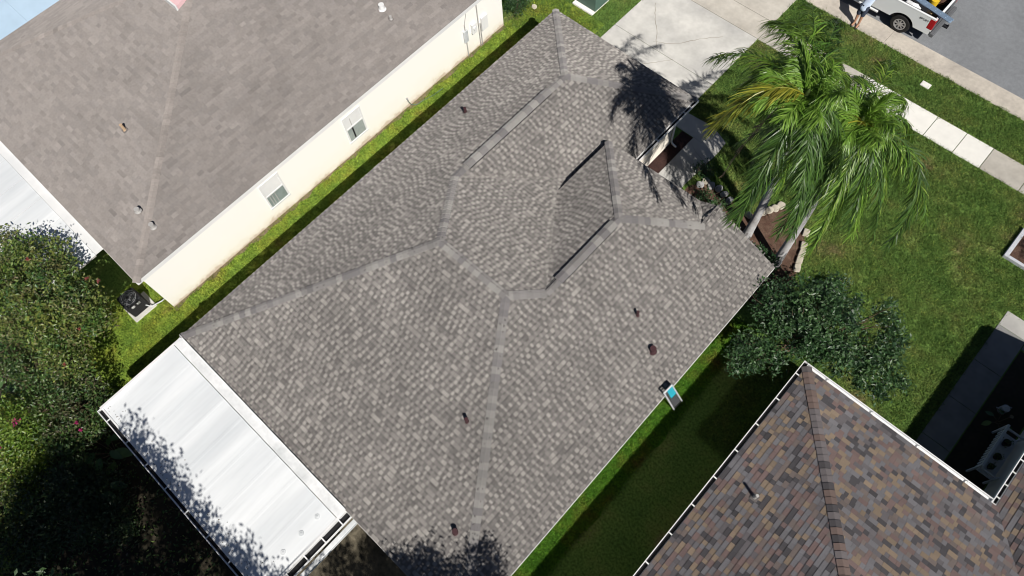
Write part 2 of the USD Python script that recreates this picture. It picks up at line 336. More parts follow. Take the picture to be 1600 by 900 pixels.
# ridge vents: a raised strip of caps over a dark slot
for x, y0, y1, a, b in ((W1 / 2, 9.85, 13.75, 'left', 'garage_right'), (xe, 8.55, 11.0, 'entry_left', 'right')):
    z = zg + E if x < 5 else ze + E
    prof = lambda w, h: Polygon([(-w, -w * .5 + h), (0, h), (w, -w * .5 + h), (w, -w * .5), (0, 0), (-w, -w * .5)])
    m = trimesh.creation.extrude_polygon(prof(.15, .055), y1 - y0, engine='earcut')
    m.apply_transform(np.array([[1, 0, 0, x], [0, 0, -1, y1], [0, 1, 0, z + .004], [0, 0, 0, 1.]]))
    v = house.part('ridge_vent', m, black_m)
    pcs = caps((x, y0 - .01, z + .052), (x, y1 + .01, z + .052), N[a], N[b], main_cap, rng, width=.165, step=.3)
    for p_, f_, c_, _ in pcs: house.part('vent_cap', (p_, f_), shingle_m, tone=c_, under=v)
# eave trim: fascia boards and drip edge
fas = []
def fascia(a, b, t=.03, h=.16, out=.012):
    a, b = np.array(a, float), np.array(b, float); d = b - a; d[2] = 0; d /= np.linalg.norm(d); nn = np.array([d[1], -d[0], 0])
    V = []
    for q in (a, b):
        for o, z in ((out, -.012), (out, -h), (-t, -h), (-t, -.012)): V.append(q + nn * o + [0, 0, z])
    F = [(0, 1, 5), (0, 5, 4), (1, 2, 6), (1, 6, 5), (2, 3, 7), (2, 7, 6), (3, 0, 4), (3, 4, 7), (0, 3, 2), (0, 2, 1), (4, 5, 6), (4, 6, 7)]
    return trimesh.Trimesh(V, F, process=False)
for a, b in ((BL, BR), (BR, K2), (K2, K1), (C_, B_), (B_, V1), (GR, FL), (FL, BL), ((W1, 12.6, E), GR)):
    house.part('fascia', fascia(a, b), white_m)
wall_z = E - .05
for poly, top in (([(.4, .4), (W - .4, .4), (W - .4, 13.6), (6.2, 13.6), (6.2, L1 - .42), (.4, L1 - .42)], wall_z),
                  ([(6.21, 11.6), (10.0, 11.6), (10.0, 13.58), (6.21, 13.58)], 3.3)):
    house.part('wall', prism(poly, 0, top), tan_m)
house.part('soffit', cat([bx(.02, .4, .02, L1 - .02, E - .135, E - .12), bx(W - .4, W - .02, .02, 14.1, E - .136, E - .121), bx(.02, W - .02, .03, .4, E - .137, E - .122), bx(6.2, W1 - .02, 13.6, L1 - .03, E - .138, E - .123), bx(.03, W1 - .03, L1 - .42, L1 - .03, E - .139, E - .124)]), white_m)
gd = house.part('garage_door', bx(.9, 5.7, L1 - .44, L1 - .40, .02, 2.2), white_m)
for k in range(4): house.part('door_panel', bx(.95, 5.65, L1 - .40, L1 - .385, .06 + k * .54, .54 + k * .54), white_m, under=gd)

def gutter(th, a, b, side, width=.12, every=1.2, name='gutter', back_h=.10, inner=black_m, rim=white_m, dz=0.):
    """Open gutter from a to b (level), opening upward; side: unit outward vector. Straps cross it."""
    a, b, s = np.array(a, float), np.array(b, float), np.array([*side, 0.]); d = (b - a); Lg = np.linalg.norm(d); d /= Lg
    def bar(o0, o1, z0, z1, l0=0, l1=None):
        l1 = Lg if l1 is None else l1
        V = [a + d * l + s * o + [0, 0, z + dz] for l in (l0, l1) for o, z in ((o0, z0), (o1, z0), (o1, z1), (o0, z1))]
        F = [(0, 1, 2), (0, 2, 3), (4, 6, 5), (4, 7, 6), (0, 4, 5), (0, 5, 1), (1, 5, 6), (1, 6, 2), (2, 6, 7), (2, 7, 3), (3, 7, 4), (3, 4, 0)]
        m = trimesh.Trimesh(V, F, process=False); trimesh.repair.fix_normals(m); return m
    g = th.part(name, cat([bar(width - .018, width + .006, -.11, .0), bar(.0, width - .018, -.115, -.095), bar(-.004, width, -.11, -.004, 0, .02), bar(-.004, width, -.11, -.004, Lg - .02, Lg)]), rim)
    th.part('gutter_trough', bar(.004, width - .02, -.094, -.085), inner, under=g)
    k = max(1, int(Lg / every))
    for i in range(k): th.part('gutter_strap', bar(-.02, width + .004, -.012, .004, Lg * (i + .5) / k - .018, Lg * (i + .5) / k + .018), rim, under=g)
    return g
gutter(house, (W1 + .014, 13.3, E - .02), (W1 + .014, L1 + .02, E - .02), (1, 0), .115, 1.2)
house.part('downspout', cat([tube([(W1 + .07, L1 - .35, E - .1), (W1 + .05, L1 - .35, E - .22), (6.25, L1 - .4, E - .45), (6.25, L1 - .4, .2), (6.32, L1 - .4, .12), (6.5, L1 - .4, .06)], .04, 8)]), white_m, smooth=40)
# pipes and vents through the roof
def pipe(th, x, y, z, n, r, h, m, flange=.14, label=None, name='vent_pipe'):
    f = rbx(x - flange, x + flange, y - flange, y + flange, -.012, .012, .01); v = np.array(f.vertices); v[:, 2] += z - ((v[:, 0] - x) * n[0] + (v[:, 1] - y) * n[1]) / n[2] + .02
    fl = trimesh.Trimesh(v, f.faces, process=False)
    b = th.part(name, cat([tube([(x, y, z), (x, y, z + .05), (x, y, z + h)], [r * 1.6, r * 1.15, r], 14), tube([(x, y, z + h - .004), (x, y, z + h + .006)], [r * 1.12, r * 1.12], 14)]), m, label=label)
    th.part('flashing', fl, flash_m, under=b)
for x, y, pl, r, h, lab in ((1.12, 11.85, 'left', .05, .24, None), (10.43, 9.6, 'right', .042, .27, None), (11.38, 9.2, 'right', .085, .22, 'short wide maroon vent pipe'), (9.0, 3.95, 'back', .048, .26, None), (10.66, 1.68, 'back', .065, .22, 'wide round maroon vent')):
    z = {'left': sl * x, 'right': sr * (W - x), 'back': sb * y}[pl] + E
    pipe(house, x, y, z, N[pl], r, h, maroon_m, r * (1.35 if r > .07 else 1.9), lab)

# ------------------------------------------------------------------ patio cover behind the main house
pat = Thing('patio_cover', 'flat white aluminium patio roof attached behind the main house', 'patio cover', (4, -1.5, 0))
pz = lambda y: 2.5 + .03 * (y + 3.1)
xs = np.linspace(.06, 7.80, 10)
for i in range(9):
    V = []
    a, b = xs[i], xs[i + 1]
    prof = [(a, .0), (a, .005), (a + .03, .005), (a + .07, .002), (b - .07, .002), (b - .03, .0045), (b, .0045), (b, .0)]
    m = prism(Polygon(prof), 0, 1); v = np.array(m.vertices); y = np.where(v[:, 2] > .5, -.32, -3.02); v = np.c_[v[:, 0], y, v[:, 1] + pz(y)]
    m = trimesh.Trimesh(v, m.faces, process=False); trimesh.repair.fix_normals(m); pat.part('roof_panel', m, panel_m)
fl = np.array([(.02, -.30, pz(-.3) + .035), (7.83, -.30, pz(-.3) + .035), (7.83, .02, pz(0) + .07), (.02, .02, pz(0) + .07)])
pat.part('flashing', slab3(fl, .03), flashwhite_m)
pat.part('flashing_upstand', bx(-.02, 7.85, .012, .03, 2.5, 2.72), white_m)
pat.part('edge_beam', bx(-.02, .055, -3.08, .01, 2.38, 2.585), white_m)
pat.part('edge_beam', bx(7.805, 7.87, -3.08, .01, 2.38, 2.585), white_m)
pat.part('edge_beam', bx(.055, 7.805, -3.075, -3.025, 2.38, 2.525), white_m)
gutter(pat, (-.02, -3.085, 2.52), (7.95, -3.085, 2.52), (0, -1), .12, .98)
gutter(pat, (7.875, -3.2, 2.53), (7.875, .0, 2.53), (1, 0), .2, .62, name='side_gutter')
for y in (-.66, -1.26, -1.93):
    pat.part('roof_patch', cat([cyl((7.38, y, pz(y) + .012), .075, .012), cyl((7.38, y, pz(y) + .022), .03, .012)]), stain_m)
pat.part('lower_beam', rbx(8.1, 8.24, -3.2, -.02, 2.1, 2.3, .015), stain_m)
for x, y in ((.1, -3.0), (2.7, -3.0), (5.3, -3.0), (7.9, -3.0)): pat.part('post', bx(x - .04, x + .04, y - .04, y + .04, 0, 2.38), white_m)

# ------------------------------------------------------------------ neighbour's house on the left
NE = 2.62; nr, nb, nl = .33, .26, .4; x0, x1, y0, y1 = -2.68, -15.75, .15, 19.5
xr = -(nl * -x1 + nr * -x0) / (nl + nr)
zr = nr * (x0 - xr); ya = y0 + zr / nb; yb = y1 - zr / nb
c1, c2, c3, c4 = (x0, y0, NE), (x1, y0, NE), (x1, y1, NE), (x0, y1, NE); r1, r2 = (xr, ya, NE + zr), (xr, yb, NE + zr)
npl = {'rear': [c2, c1, r1], 'right': [c1, c4, r2, r1], 'left': [c2, r1, r2, c3], 'front': [c4, c3, r2]}
nh = Thing('neighbour_house', 'cream house with faded brown shingle roof on the left', 'house', (-9, 9, 0))
roof = nh.part('roof', cat([slab3(np.array(p), .12, .012) for p in npl.values()]), deck_m)
pieces = []
for k, p in npl.items():
    q = np.array(p); pieces += shingle_plane(p, worn_pick, rng, .15, .45, thick=(.003, .0045))
lay(nh, roof, pieces, worn_shingle_m)
NN = {k: nrm(p) for k, p in npl.items()}; cp = []
for a, b, p, q in ((c1, r1, 'rear', 'right'), (c2, r1, 'rear', 'left'), (r1, r2, 'left', 'right'), (c4, r2, 'front', 'right')): cp += caps(a, b, NN[p], NN[q], worn_cap, rng, lift=.006)
lay(nh, roof, cp, worn_shingle_m, 'ridge_cap')
for a, b in ((c2, c1), (c1, c4), (c3, c2)): nh.part('fascia', fascia(a, b, h=.18), white_m)
wx = -2.87
nh.part('wall', prism([(wx, .33), (wx, 17.8), (-10, 17.8), (-10, y1 - .4), (x1 + .4, y1 - .4), (x1 + .4, .33)], 0, NE - .06), cream_m)
nh.part('soffit', bx(wx, x0 - .03, y0 + .03, y1, NE - .14, NE - .125), white_m)
def window(th, y, zlo, zmid, zhi, w, slider):
    yy0, yy1 = y, y + w; X = wx
    fr = th.part('window_frame', cat([bx(X, X + .03, yy0 - .06, yy0, zlo - .06, zhi + .06), bx(X, X + .03, yy1, yy1 + .06, zlo - .06, zhi + .06), bx(X, X + .031, yy0, yy1, zhi, zhi + .06), bx(X, X + .05, yy0 - .08, yy1 + .08, zlo - .07, zlo), bx(X, X + .026, yy0, yy1, zmid - .025, zmid + .025)]), white_m)
    th.part('pane', bx(X + .002, X + .01, yy0, yy1, zlo, zmid - .025), pane_m, under=fr)
    th.part('blind', bx(X + .002, X + .011, yy0, yy1, zmid + .025, zhi), white_m, under=fr)
    if slider:
        th.part('curtain_gap', bx(X + .0105, X + .013, yy0 + .22, yy0 + .285, zlo + .05, zmid - .03), black_m, under=fr)
        th.part('blind_cord', bx(X + .012, X + .016, yy0 + .25, yy0 + .275, zmid + .08, zhi - .15), lead_m, under=fr)
    else:
        for k in (.1, .2, .33): th.part('curtain_fold', bx(X + .0105, X + .013, yy0 + k, yy0 + k + .03, zlo + .02, zmid - .03), lead_m, under=fr)
window(nh, 5.28, .74, 1.41, 2.08, .75, False); window(nh, 9.22, .68, 1.38, 2.0, .77, True)
nh.part('electric_meter', cat([rbx(wx, wx + .12, 15.95, 16.2, 1.0, 1.5, .02), cyl((wx + .14, 16.07, 1.3), .08, .08, 'x')]), white_m)
nh.part('breaker_box', rbx(wx, wx + .1, 16.5, 16.85, .75, 1.45, .015), white_m)
for y, za, zb in ((15.62, 0, 1.75), (16.36, .0, 2.3), (16.46, .0, 1.2)): nh.part('conduit', tube([(wx + .04, y, za), (wx + .04, y, zb)], .022, 8), lead_m)
nh.part('conduit', tube([(wx + .04, 15.62, 1.75), (wx + .03, 15.75, 2.1), (wx + .03, 15.8, 2.4)], .012, 6), lead_m)
nh.part('cable_box', rbx(wx, wx + .09, 15.5, 15.72, .85, 1.45, .015), stain_m)
nh.part('hose_tap', cat([tube([(wx, 12.11, .54), (wx + .12, 12.11, .54), (wx + .14, 12.11, .46)], .02, 8), cyl((wx + .09, 12.11, .6), .04, .015)]), steel_m)
for (x, y, r, h, m) in ((-3.69, 1.78, .075, .2, lead_m), (-4.41, 1.8, .08, .12, lead_m), (-4.62, 13.24, .1, .22, white_m), (-4.13, 13.19, .05, .15, lead_m)):
    pipe(nh, x, y, NE + nr * (x0 - x), NN['right'], r, h, m, .085)
pipe(nh, -7.27, 3.42, NE + nb * (3.42 - y0), NN['rear'], .05, .3, mat('tan_pipe', (.5, .36, .24), .6), .1)
single('garden_hose', tube([(wx + .14, 12.11, .45), (wx + .16, 12.2, .2), (wx + .2, 12.4, .04), (-2.62, 12.75, .03), (-2.5, 13.2, .03), (-2.45, 13.7, .03)], .014, 7), greenbox_m, 'thin green hose hanging from the tap on the cream wall', 'hose', smooth=True)
dish = Thing('satellite_dish', 'small satellite dish at the eave of the left house, at the top edge', 'satellite dish', (-3.0, 15.9, 2.7))
mm = trimesh.creation.icosphere(2, .32); mm = mm.slice_plane((0, 0, -.2), (0, 0, -1)); mm.apply_translation((0, 0, .3)); mm.apply_transform(trimesh.transformations.rotation_matrix(1.0, (0, 1, 0))); mm.apply_translation((-3.15, 15.95, 3.1))
dish.part('reflector', mm, bluealu_m, smooth=True)
dish.part('mount', tube([(-3.05, 15.9, 2.72), (-3.05, 15.9, 2.9), (-3.12, 15.95, 3.02)], .022, 8), steel_m)
dish.part('feed_arm', cat([tube([(-3.12, 15.95, 2.95), (-2.8, 15.98, 3.0)], .014, 6), rbx(-2.84, -2.74, 15.93, 16.03, 2.96, 3.06, .02)]), lead_m)
sky_l = Thing('skylight', 'pink domed skylight with a white edge at the apex of the left roof', 'skylight', (-9.4, 8.2, 4.6))
zz = NE + nb * (7.9 - y0)
sky_l.part('frame', bx(-9.95, -9.08, 7.66, 7.72, zz - .1, zz + .16), white_m)
sky_l.part('dome', slab3([(-9.93, 7.72, zz + .12), (-9.1, 7.72, zz + .12), (-9.1, 8.3, zz + .26), (-9.93, 8.3, zz + .26)], .2), pink_m)
# its patio roof
np_ = Thing('neighbour_patio_roof', 'white panelled patio roof behind the left house, under the flowering tree', 'patio cover', (-9, -1.5, 0))
sx = [-15.6, -14.35, -13.1, -11.85, -10.62, -9.38, -8.14, -6.9, -5.66, -4.7]
for a, b in zip(sx[:-1], sx[1:]):
    np_.part('roof_panel', slab3([(a + .012, -3.0, 2.42), (b - .012, -3.0, 2.42), (b - .012, -.18, 2.5), (a + .012, -.18, 2.5)], .05), panel_m)
    np_.part('seam', slab3([(b - .012, -3.0, 2.405), (b + .012, -3.0, 2.405), (b + .012, -.18, 2.485), (b - .012, -.18, 2.485)], .05), lead_m)
np_.part('flashing', bx(-15.6, -4.7, -.17, .13, 2.49, 2.53), white_m)
gutter(np_, (-15.6, -3.02, 2.44), (-4.7, -3.02, 2.44), (0, -1), .14, 1.2)
for x in (-12.5, -8.5, -4.8): np_.part('post', bx(x - .04, x + .04, -2.98, -2.9, 0, 2.37), white_m)
fb = Thing('far_roof', 'pale blue metal roof in the upper left corner, beyond the brown roof', 'roof', (-22, 5, 0))
for i in range(10): fb.part('roof_sheet', slab3([(-26, -2 + i * 1.5 + .002, 3.1), (-16.05, -2 + i * 1.5 + .002, 2.4), (-16.05, -.502 + i * 1.5, 2.4), (-26, -.502 + i * 1.5, 3.1)], .06), bluemetal_m)
fb.part('wall', bx(-25.5, -16.6, -1.8, 12.5, 0, 2.3), cream_m)

# air conditioner beside the left house
ac = Thing('air_conditioner', 'dark grey air conditioner unit on a concrete pad by the cream house', 'air conditioner', (-3.75, -.5, 0))
ac.part('pad', rbx(-4.2, -3.4, -.95, -.05, 0, .09, .012), conc_m)
ac.part('body', rbx(-4.14, -3.52, -.84, -.2, .09, .82, .04), plastic_m)
for k in range(8): ac.part('louvre', rbx(-4.155, -3.505, -.855, -.185, .16 + k * .078, .185 + k * .078, .01), rubber_m)
top = ac.part('fan_guard', cat([trimesh.creation.torus(r, .012, major_sections=24, minor_sections=6).apply_translation((-3.83, -.52, .84)) for r in (.08, .15, .22, .28)] + [tube([(-3.83, -.52, .84), (-3.83 + .29 * math.cos(q), -.52 + .29 * math.sin(q), .84)], .009, 5) for q in np.arange(8) * math.pi / 4]), steel_m)
ac.part('fan_hub', cyl((-3.83, -.52, .845), .07, .03), plastic_m, under=top)
for y in (-.4, -.62): ac.part('label_plate', bx(-3.515, -3.508, y - .06, y + .06, .6, .72), white_m)
ac.part('refrigerant_line', tube([(-3.52, -.3, .3), (-3.35, -.2, .25), (-3.2, .2, .3), (-3.1, .33, .45)], .022, 7), stain_m)

# ------------------------------------------------------------------ neighbour's house on the right
RE = 2.62; rs, rf = .36, .285; ax, ay = 14.98, 12.0; xm = 20.3
def rl(x): return RE + rs * (x - ax)
hx = ax + 4.6; hy = ay - rs * 4.6 / rf
ry = -6.0
wv = 20.9
vx = lambda t: (wv + t, ay - rs * t / rf, RE + rs * t)
rpl = {'left': [(ax, ry, RE), (ax, ay, RE), (xm, ay - rs * (xm - ax) / rf, rl(xm)), (xm, ry, rl(xm))],
       'front': [(ax, ay, RE), (wv, ay, RE), vx(4), (xm, ay - rs * (xm - ax) / rf, rl(xm))],
       'wing': [(wv, ay, RE), (wv, 17.5, RE), (wv + 6, 17.5, RE + rs * 6), (wv + 6, ay - rs * 4 / rf, RE + rs * 6), vx(4)]}
rh = Thing('corner_house', 'house with multi-coloured brown, tan and slate shingles, lower right', 'house', (18, 8, 0))
roof = rh.part('roof', cat([slab3(np.array(p), .1, .012) for p in rpl.values()]), deck_m)
pieces = []
for k, p in rpl.items(): pieces += shingle_plane(p, tan_pick, rng, .10, .26)
lay(rh, roof, pieces, shingle_m)
RN = {k: nrm(p) for k, p in rpl.items()}
lay(rh, roof, caps((ax, ay, RE), rpl['front'][3], RN['left'], RN['front'], tan_cap, rng, width=.15), shingle_m, 'ridge_cap')
gutter(rh, (ax - .012, ry, RE - .0), (ax - .012, ay + .14, RE - .0), (-1, 0), .13, 1.0)
gutter(rh, (ax - .012, ay + .012, RE), (wv - .13, ay + .012, RE), (0, 1), .12, 1.2, inner=white_m)
gutter(rh, (wv - .012, ay + .02, RE), (wv - .012, 17.4, RE), (-1, 0), .12, .42)
for a, b in (((ax, ay, RE), (ax, ry, RE)), ((wv, ay, RE), (ax, ay, RE)), ((wv, 17.5, RE), (wv, ay, RE))): rh.part('fascia', fascia(a, b, h=.17, out=.01), white_m)
rh.part('wall', prism([(ax + .4, ry), (ax + .4, ay - .4), (wv + .35, ay - .4), (wv + .35, 17.2), (27, 17.2), (27, ry)], 0, RE - .06), tan_m)
rh.part('soffit', cat([bx(ax + .02, ax + .42, ry, ay, RE - .13, RE - .115), bx(ax + .42, wv, ay - .42, ay - .02, RE - .131, RE - .116)]), white_m)
zz = rl(15.99)
pipe(rh, 15.99, 7.77, zz, RN['left'], .04, .33, lead_m, .1)

# ------------------------------------------------------------------ ground, paving
single('ground', flat(sbox(-70, -60, 90, 27.0), 0), lawn_m, kind='structure')
single('side_lawn', flat(Polygon([(-4.9, -2.6), (-2.2, -3.3), (.4, -3.1), (.4, 20.6), (-2.87, 20.6), (-2.87, .3), (-4.9, .3)]), .004), side_m, kind='structure')
rw = np.random.default_rng(77); ys = np.arange(.3, 18, .35)
single('soil_edge', flat(Polygon([(-2.875, y) for y in ys] + [(-2.875 + rw.uniform(.05, .24), y) for y in ys[::-1]]), .02), dirt_m, kind='structure')
single('side_grass', flat(Polygon([(12.0, -4)] + [(12.95 + .12 * math.sin(y * 1.7) + .06 * math.sin(y * 4.1), y) for y in np.arange(-4, 13.3, .3)] + [(12.0, 13.2)]), .004), vivid_m, kind='structure')  # vivid green ends by the shadow edge, so the shaded yard is painted duller
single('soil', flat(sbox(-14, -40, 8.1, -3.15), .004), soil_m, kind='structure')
single('patio_ground', flat(Polygon([(.3, -3.14), (8.1, -3.14), (8.1, -6), (12.2, -6), (12.2, .4), (.3, .4)]), .006), gravel_m, kind='structure')
dr = Thing('driveway', kind='structure', at=(3, 21, 0))
def slabs(th, name, xs, ys, m, z=.03, gap=.012):
    for a, b in zip(xs[:-1], xs[1:]):
        for c, d in zip(ys[:-1], ys[1:]): th.part(name, rbx(a + gap, b - gap, c + gap, d - gap, -.1, z, .006), m if not callable(m) else m(a, c))
slabs(dr, 'concrete_slab', [.72, 5.74], [L1 - .4, 20.85, 23.98], conc_m)
slabs(dr, 'concrete_slab', [.72, 5.74], [23.98, 25.12, 27.0], conctan_m)
rk = np.random.default_rng(91)
for a, b in (((1.9, 18.4), (3.7, 20.7)), ((2.5, 21.1), (4.6, 23.3)), ((1.3, 22.9), (2.6, 21.0))):
    a, b = np.array(a), np.array(b); q = np.linspace(0, 1, 14)[:, None]; p = a + (b - a) * q + np.cumsum(rk.normal(0, .035, (14, 2)), 0); n_ = np.array([-(b - a)[1], (b - a)[0]]) / np.linalg.norm(b - a)
    w_ = rk.uniform(.003, .009, 14)[:, None]; dr.part('crack', flat(Polygon(np.vstack([p + n_ * w_, (p - n_ * w_)[::-1]])).buffer(0), .0335), dirt_m)
sw = Thing('sidewalk', kind='structure', at=(12, 24.5, 0))
slabs(sw, 'concrete_slab', [-12 + 1.55 * i for i in range(9)] + [.72], [23.96, 25.12], conc_m)
slabs(sw, 'concrete_slab', [5.74, 7.2, 8.7, 10.2, 11.7, 13.2, 14.4, 15.47, 17.0, 18.5, 20, 21.5, 23, 24.5], [23.96, 25.12], lambda a, c: concnew_m if 10 < a < 15.4 else conctan_m)
ent = Thing('entrance_path', kind='structure', at=(7, 17, 0))
ent.part('concrete_slab', prism([(6.72, 14.3), (7.9, 14.3), (7.75, 16.4), (6.72, 16.4)], -.1, .03), conc_m)
ent.part('concrete_slab', prism([(6.72, 16.41), (7.75, 16.41), (7.85, 18.3), (6.72, 18.3)], -.1, .03), conc_m)
ent.part('concrete_slab', prism([(5.75, 18.31), (7.85, 18.31), (7.8, 18.9), (7.0, 19.2), (5.75, 19.1)], -.1, .03), conc_m)
cw = Thing('courtyard_path', kind='structure', at=(19.4, 15, 0))
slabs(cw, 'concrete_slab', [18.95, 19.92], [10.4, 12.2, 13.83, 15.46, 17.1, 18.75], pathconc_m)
slabs(cw, 'concrete_slab', [18.95, 19.92], [18.75, 19.4], conc_m)
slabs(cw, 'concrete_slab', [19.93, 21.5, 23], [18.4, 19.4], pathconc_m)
single('kerb', cat([rbx(x + .002, x + 5.998, 27.0, 27.92, -.3, .028, .02) for x in np.arange(-14.3, 60, 6.0)]), curb_m, kind='structure')
single('road', flat(sbox(-70, 27.9, 90, 60), -.008), asph_m, kind='structure')
single('mulch', flat(Polygon([(6.2, 13.9), (6.71, 13.9), (6.71, 18.28), (6.2, 18.28)]), .012), shademulch_m, kind='structure')
bedpoly = Polygon([(7.9, 14.0), (12.5, 14.0), (13.0, 14.6), (12.95, 16.0), (12.7, 16.8), (12.2, 17.6), (11.4, 18.0), (10.9, 17.8), (10.6, 17.2), (10.2, 16.75), (9.4, 16.95), (8.2, 16.9), (7.9, 16.4)])
single('garden_bed', flat(bedpoly, .012), mulch_m, kind='structure')
single('shaded_bed', flat(sbox(19.95, 12.1, 21.2, 18.35), .008), soil_m, kind='structure')  # dark soil sheet laid to paint the black shade of the courtyard

# grass blades
def tuft_mesh(seed, n=9, h=.055):
    r = np.random.default_rng(seed); V, F = [], []
    for _ in range(n):
        a, q = r.uniform(0, 6.28), r.uniform(0, 6.28); p = np.array([r.normal(0, .035), r.normal(0, .035), 0]); s = np.array([math.cos(a), math.sin(a), 0]) * .006
        t = np.array([math.cos(q), math.sin(q), 0]) * r.uniform(.01, .06); k = len(V)
        V += [p - s, p + s, p + t + [0, 0, h * r.uniform(.5, 1.1)]]; F.append((k, k + 1, k + 2))
    return np.array(V), np.array(F)
def grass(name, m, region, count, seed, label, size=1.0):
    r = np.random.default_rng(seed); pi = UsdGeom.PointInstancer.Define(stage, fresh('/World/' + name)); root = str(pi.GetPath())
    meta(pi.GetPrim(), kind='stuff', label=label, category='grass')
    for k in range(4):
        put(f'{root}/tuft_{k + 1:03d}', tuft_mesh(seed * 10 + k), m); pi.CreatePrototypesRel().AddTarget(f'{root}/tuft_{k + 1:03d}')
    prep = shapely.prepared.prep(region); x0_, y0_, x1_, y1_ = region.bounds; pts = []
    q = np.c_[r.uniform(x0_, x1_, count * 4), r.uniform(y0_, y1_, count * 4)]
    ok = shapely.contains_xy(region, q[:, 0], q[:, 1]); q = q[ok][:count]; n = len(q)
    a = r.uniform(0, 2 * math.pi, n); s = r.uniform(.6, 1.5, n) * size * 1.35
    pi.CreatePositionsAttr(Vt.Vec3fArray.FromNumpy(np.c_[q, np.full(n, .003)].astype(np.float32)))
    pi.CreateProtoIndicesAttr(Vt.IntArray.FromNumpy(r.integers(0, 4, n).astype(np.int32)))
    pi.CreateScalesAttr(Vt.Vec3fArray.FromNumpy(np.c_[s, s, s * r.uniform(.6, 1.2, n)].astype(np.float32)))
    pi.CreateOrientationsAttr(Vt.QuathArray([Gf.Quath(math.cos(t / 2), 0, 0, math.sin(t / 2)) for t in a]))
paved = shapely.union_all([sbox(.7, 17, 5.76, 27), sbox(5.7, 23.95, 25, 25.13), sbox(5.7, 14, 7.87, 19.2), bedpoly, sbox(18.94, 10, 19.93, 19.42), sbox(19.9, 10, 23, 19.42), sbox(15.05, -6, 21, 12.0), sbox(17.85, 21.1, 19, 23), sbox(11.85, 26.0, 12.3, 26.35)])
front = Polygon([(5.7, 17), (5.7, 27), (24, 27), (24, 9), (13.7, 9), (13.7, 13.5)]).difference(paved)
grass('lawn_grass', lawn_m, front, 62000, 3, 'mown patchy green and brown grass of the front lawn')
grass('side_lawn_grass', side_m, Polygon([(-4.5, -2.2), (-2.2, -3.0), (.2, -3), (.2, 20.4), (-2.82, 20.4), (-2.82, .28), (-4.5, .28)]).difference(sbox(-4.25, -1, -3.35, 0)), 18000, 4, 'bright yellow green grass strip between the two left houses')
grass('side_yard_grass', vivid_m, sbox(12.2, -1, 13.0, 13.2), 8000, 5, 'vivid green grass along the right eave of the main house')
grass('drive_verge_grass', lawn_m, Polygon([(-3, 17.9), (.7, 18), (.7, 26.9), (-6, 26.9), (-6, 18)]), 9000, 6, 'patchy grass around the green utility box left of the driveway')

# ------------------------------------------------------------------ plants
def leafset(cs, ns, size, tones, rng, aspect=.45, fold=.25):
    """One rhombic leaf per centre, folded along its midrib."""
    n = len(cs); d = rng.normal(size=(n, 3)); d -= (d * ns).sum(1)[:, None] * ns; d /= np.linalg.norm(d, axis=1)[:, None]; s = np.cross(ns, d)
    L = (size * rng.uniform(.6, 1.3, n))[:, None] if np.ndim(size) == 0 else size[:, None]
    a, b = cs - d * L / 2, cs + d * L / 2; m = cs - ns * L * fold * .3
    l, r_ = cs + s * L * aspect / 2 + ns * L * fold * .2, cs - s * L * aspect / 2 + ns * L * fold * .2
    V = np.stack([a, l, b, r_], 1).reshape(-1, 3); k = np.arange(n)[:, None] * 4
    F = np.vstack([k + [0, 2, 1], k + [0, 3, 2]])
    C = np.repeat(np.asarray(tones), 4, 0)
    return (V, F), C
def crown(blobs, n_clumps, per, size, pal, rng, clump=.28, keep=None, aspect=.45, up=.7):
    vol = np.array([b[3] * b[4] * b[5] for b in blobs]); cs = []
    for i in rng.choice(len(blobs), n_clumps, p=vol ** .65 / (vol ** .65).sum()):
        b = blobs[i]; d = rng.normal(size=3); d /= np.linalg.norm(d); rr = rng.uniform(.45, 1.02) ** .6
        cs.append(np.array(b[:3]) + d * rr * np.array(b[3:6]))
    cs = np.array(cs); cs = cs[cs[:, 2] > .15]
    if keep is not None: cs = cs[[keep(c) for c in cs]]
    k = rng.integers(int(per * .5), int(per * 1.5), len(cs)); p = np.repeat(cs, k, 0) + rng.normal(size=(k.sum(), 3)) * clump * np.array([1, 1, .7])
    nn = rng.normal(size=p.shape); nn[:, 2] = np.abs(nn[:, 2]) + up; nn /= np.linalg.norm(nn, axis=1)[:, None]
    base = np.array(pal)[np.repeat(rng.integers(0, len(pal), len(cs)), k)]; mixp = np.array(pal)[rng.integers(0, len(pal), len(p))]
    tone = (base * .6 + mixp * .4) * rng.uniform(.7, 1.3, (len(p), 1))
    return leafset(p, nn, size, tone, rng, aspect), cs
def limbs(base, cs, rng, r0=.09, n=14, fork=.35):
    base = np.array(base, float); top = cs.mean(0); fk = base + (top - base) * fork; out = [tube([base, base * .5 + fk * .5 + rng.normal(0, .04, 3), fk], [r0, r0 * .85, r0 * .75], 9)]
    for i in rng.choice(len(cs), min(n, len(cs)), replace=False):
        t = cs[i]; mid = fk * .5 + t * .5 + np.array([0, 0, .12]) + rng.normal(0, .12, 3); out.append(tube([fk, mid, t], [r0 * .5, r0 * .3, r0 * .08], 5, cap=False))
        for j in range(2):
            e = t + rng.normal(0, .3, 3); out.append(tube([mid, mid * .4 + e * .6 + rng.normal(0, .05, 3), e], [r0 * .2, r0 * .12, r0 * .04], 4, cap=False))
    return cat(out)
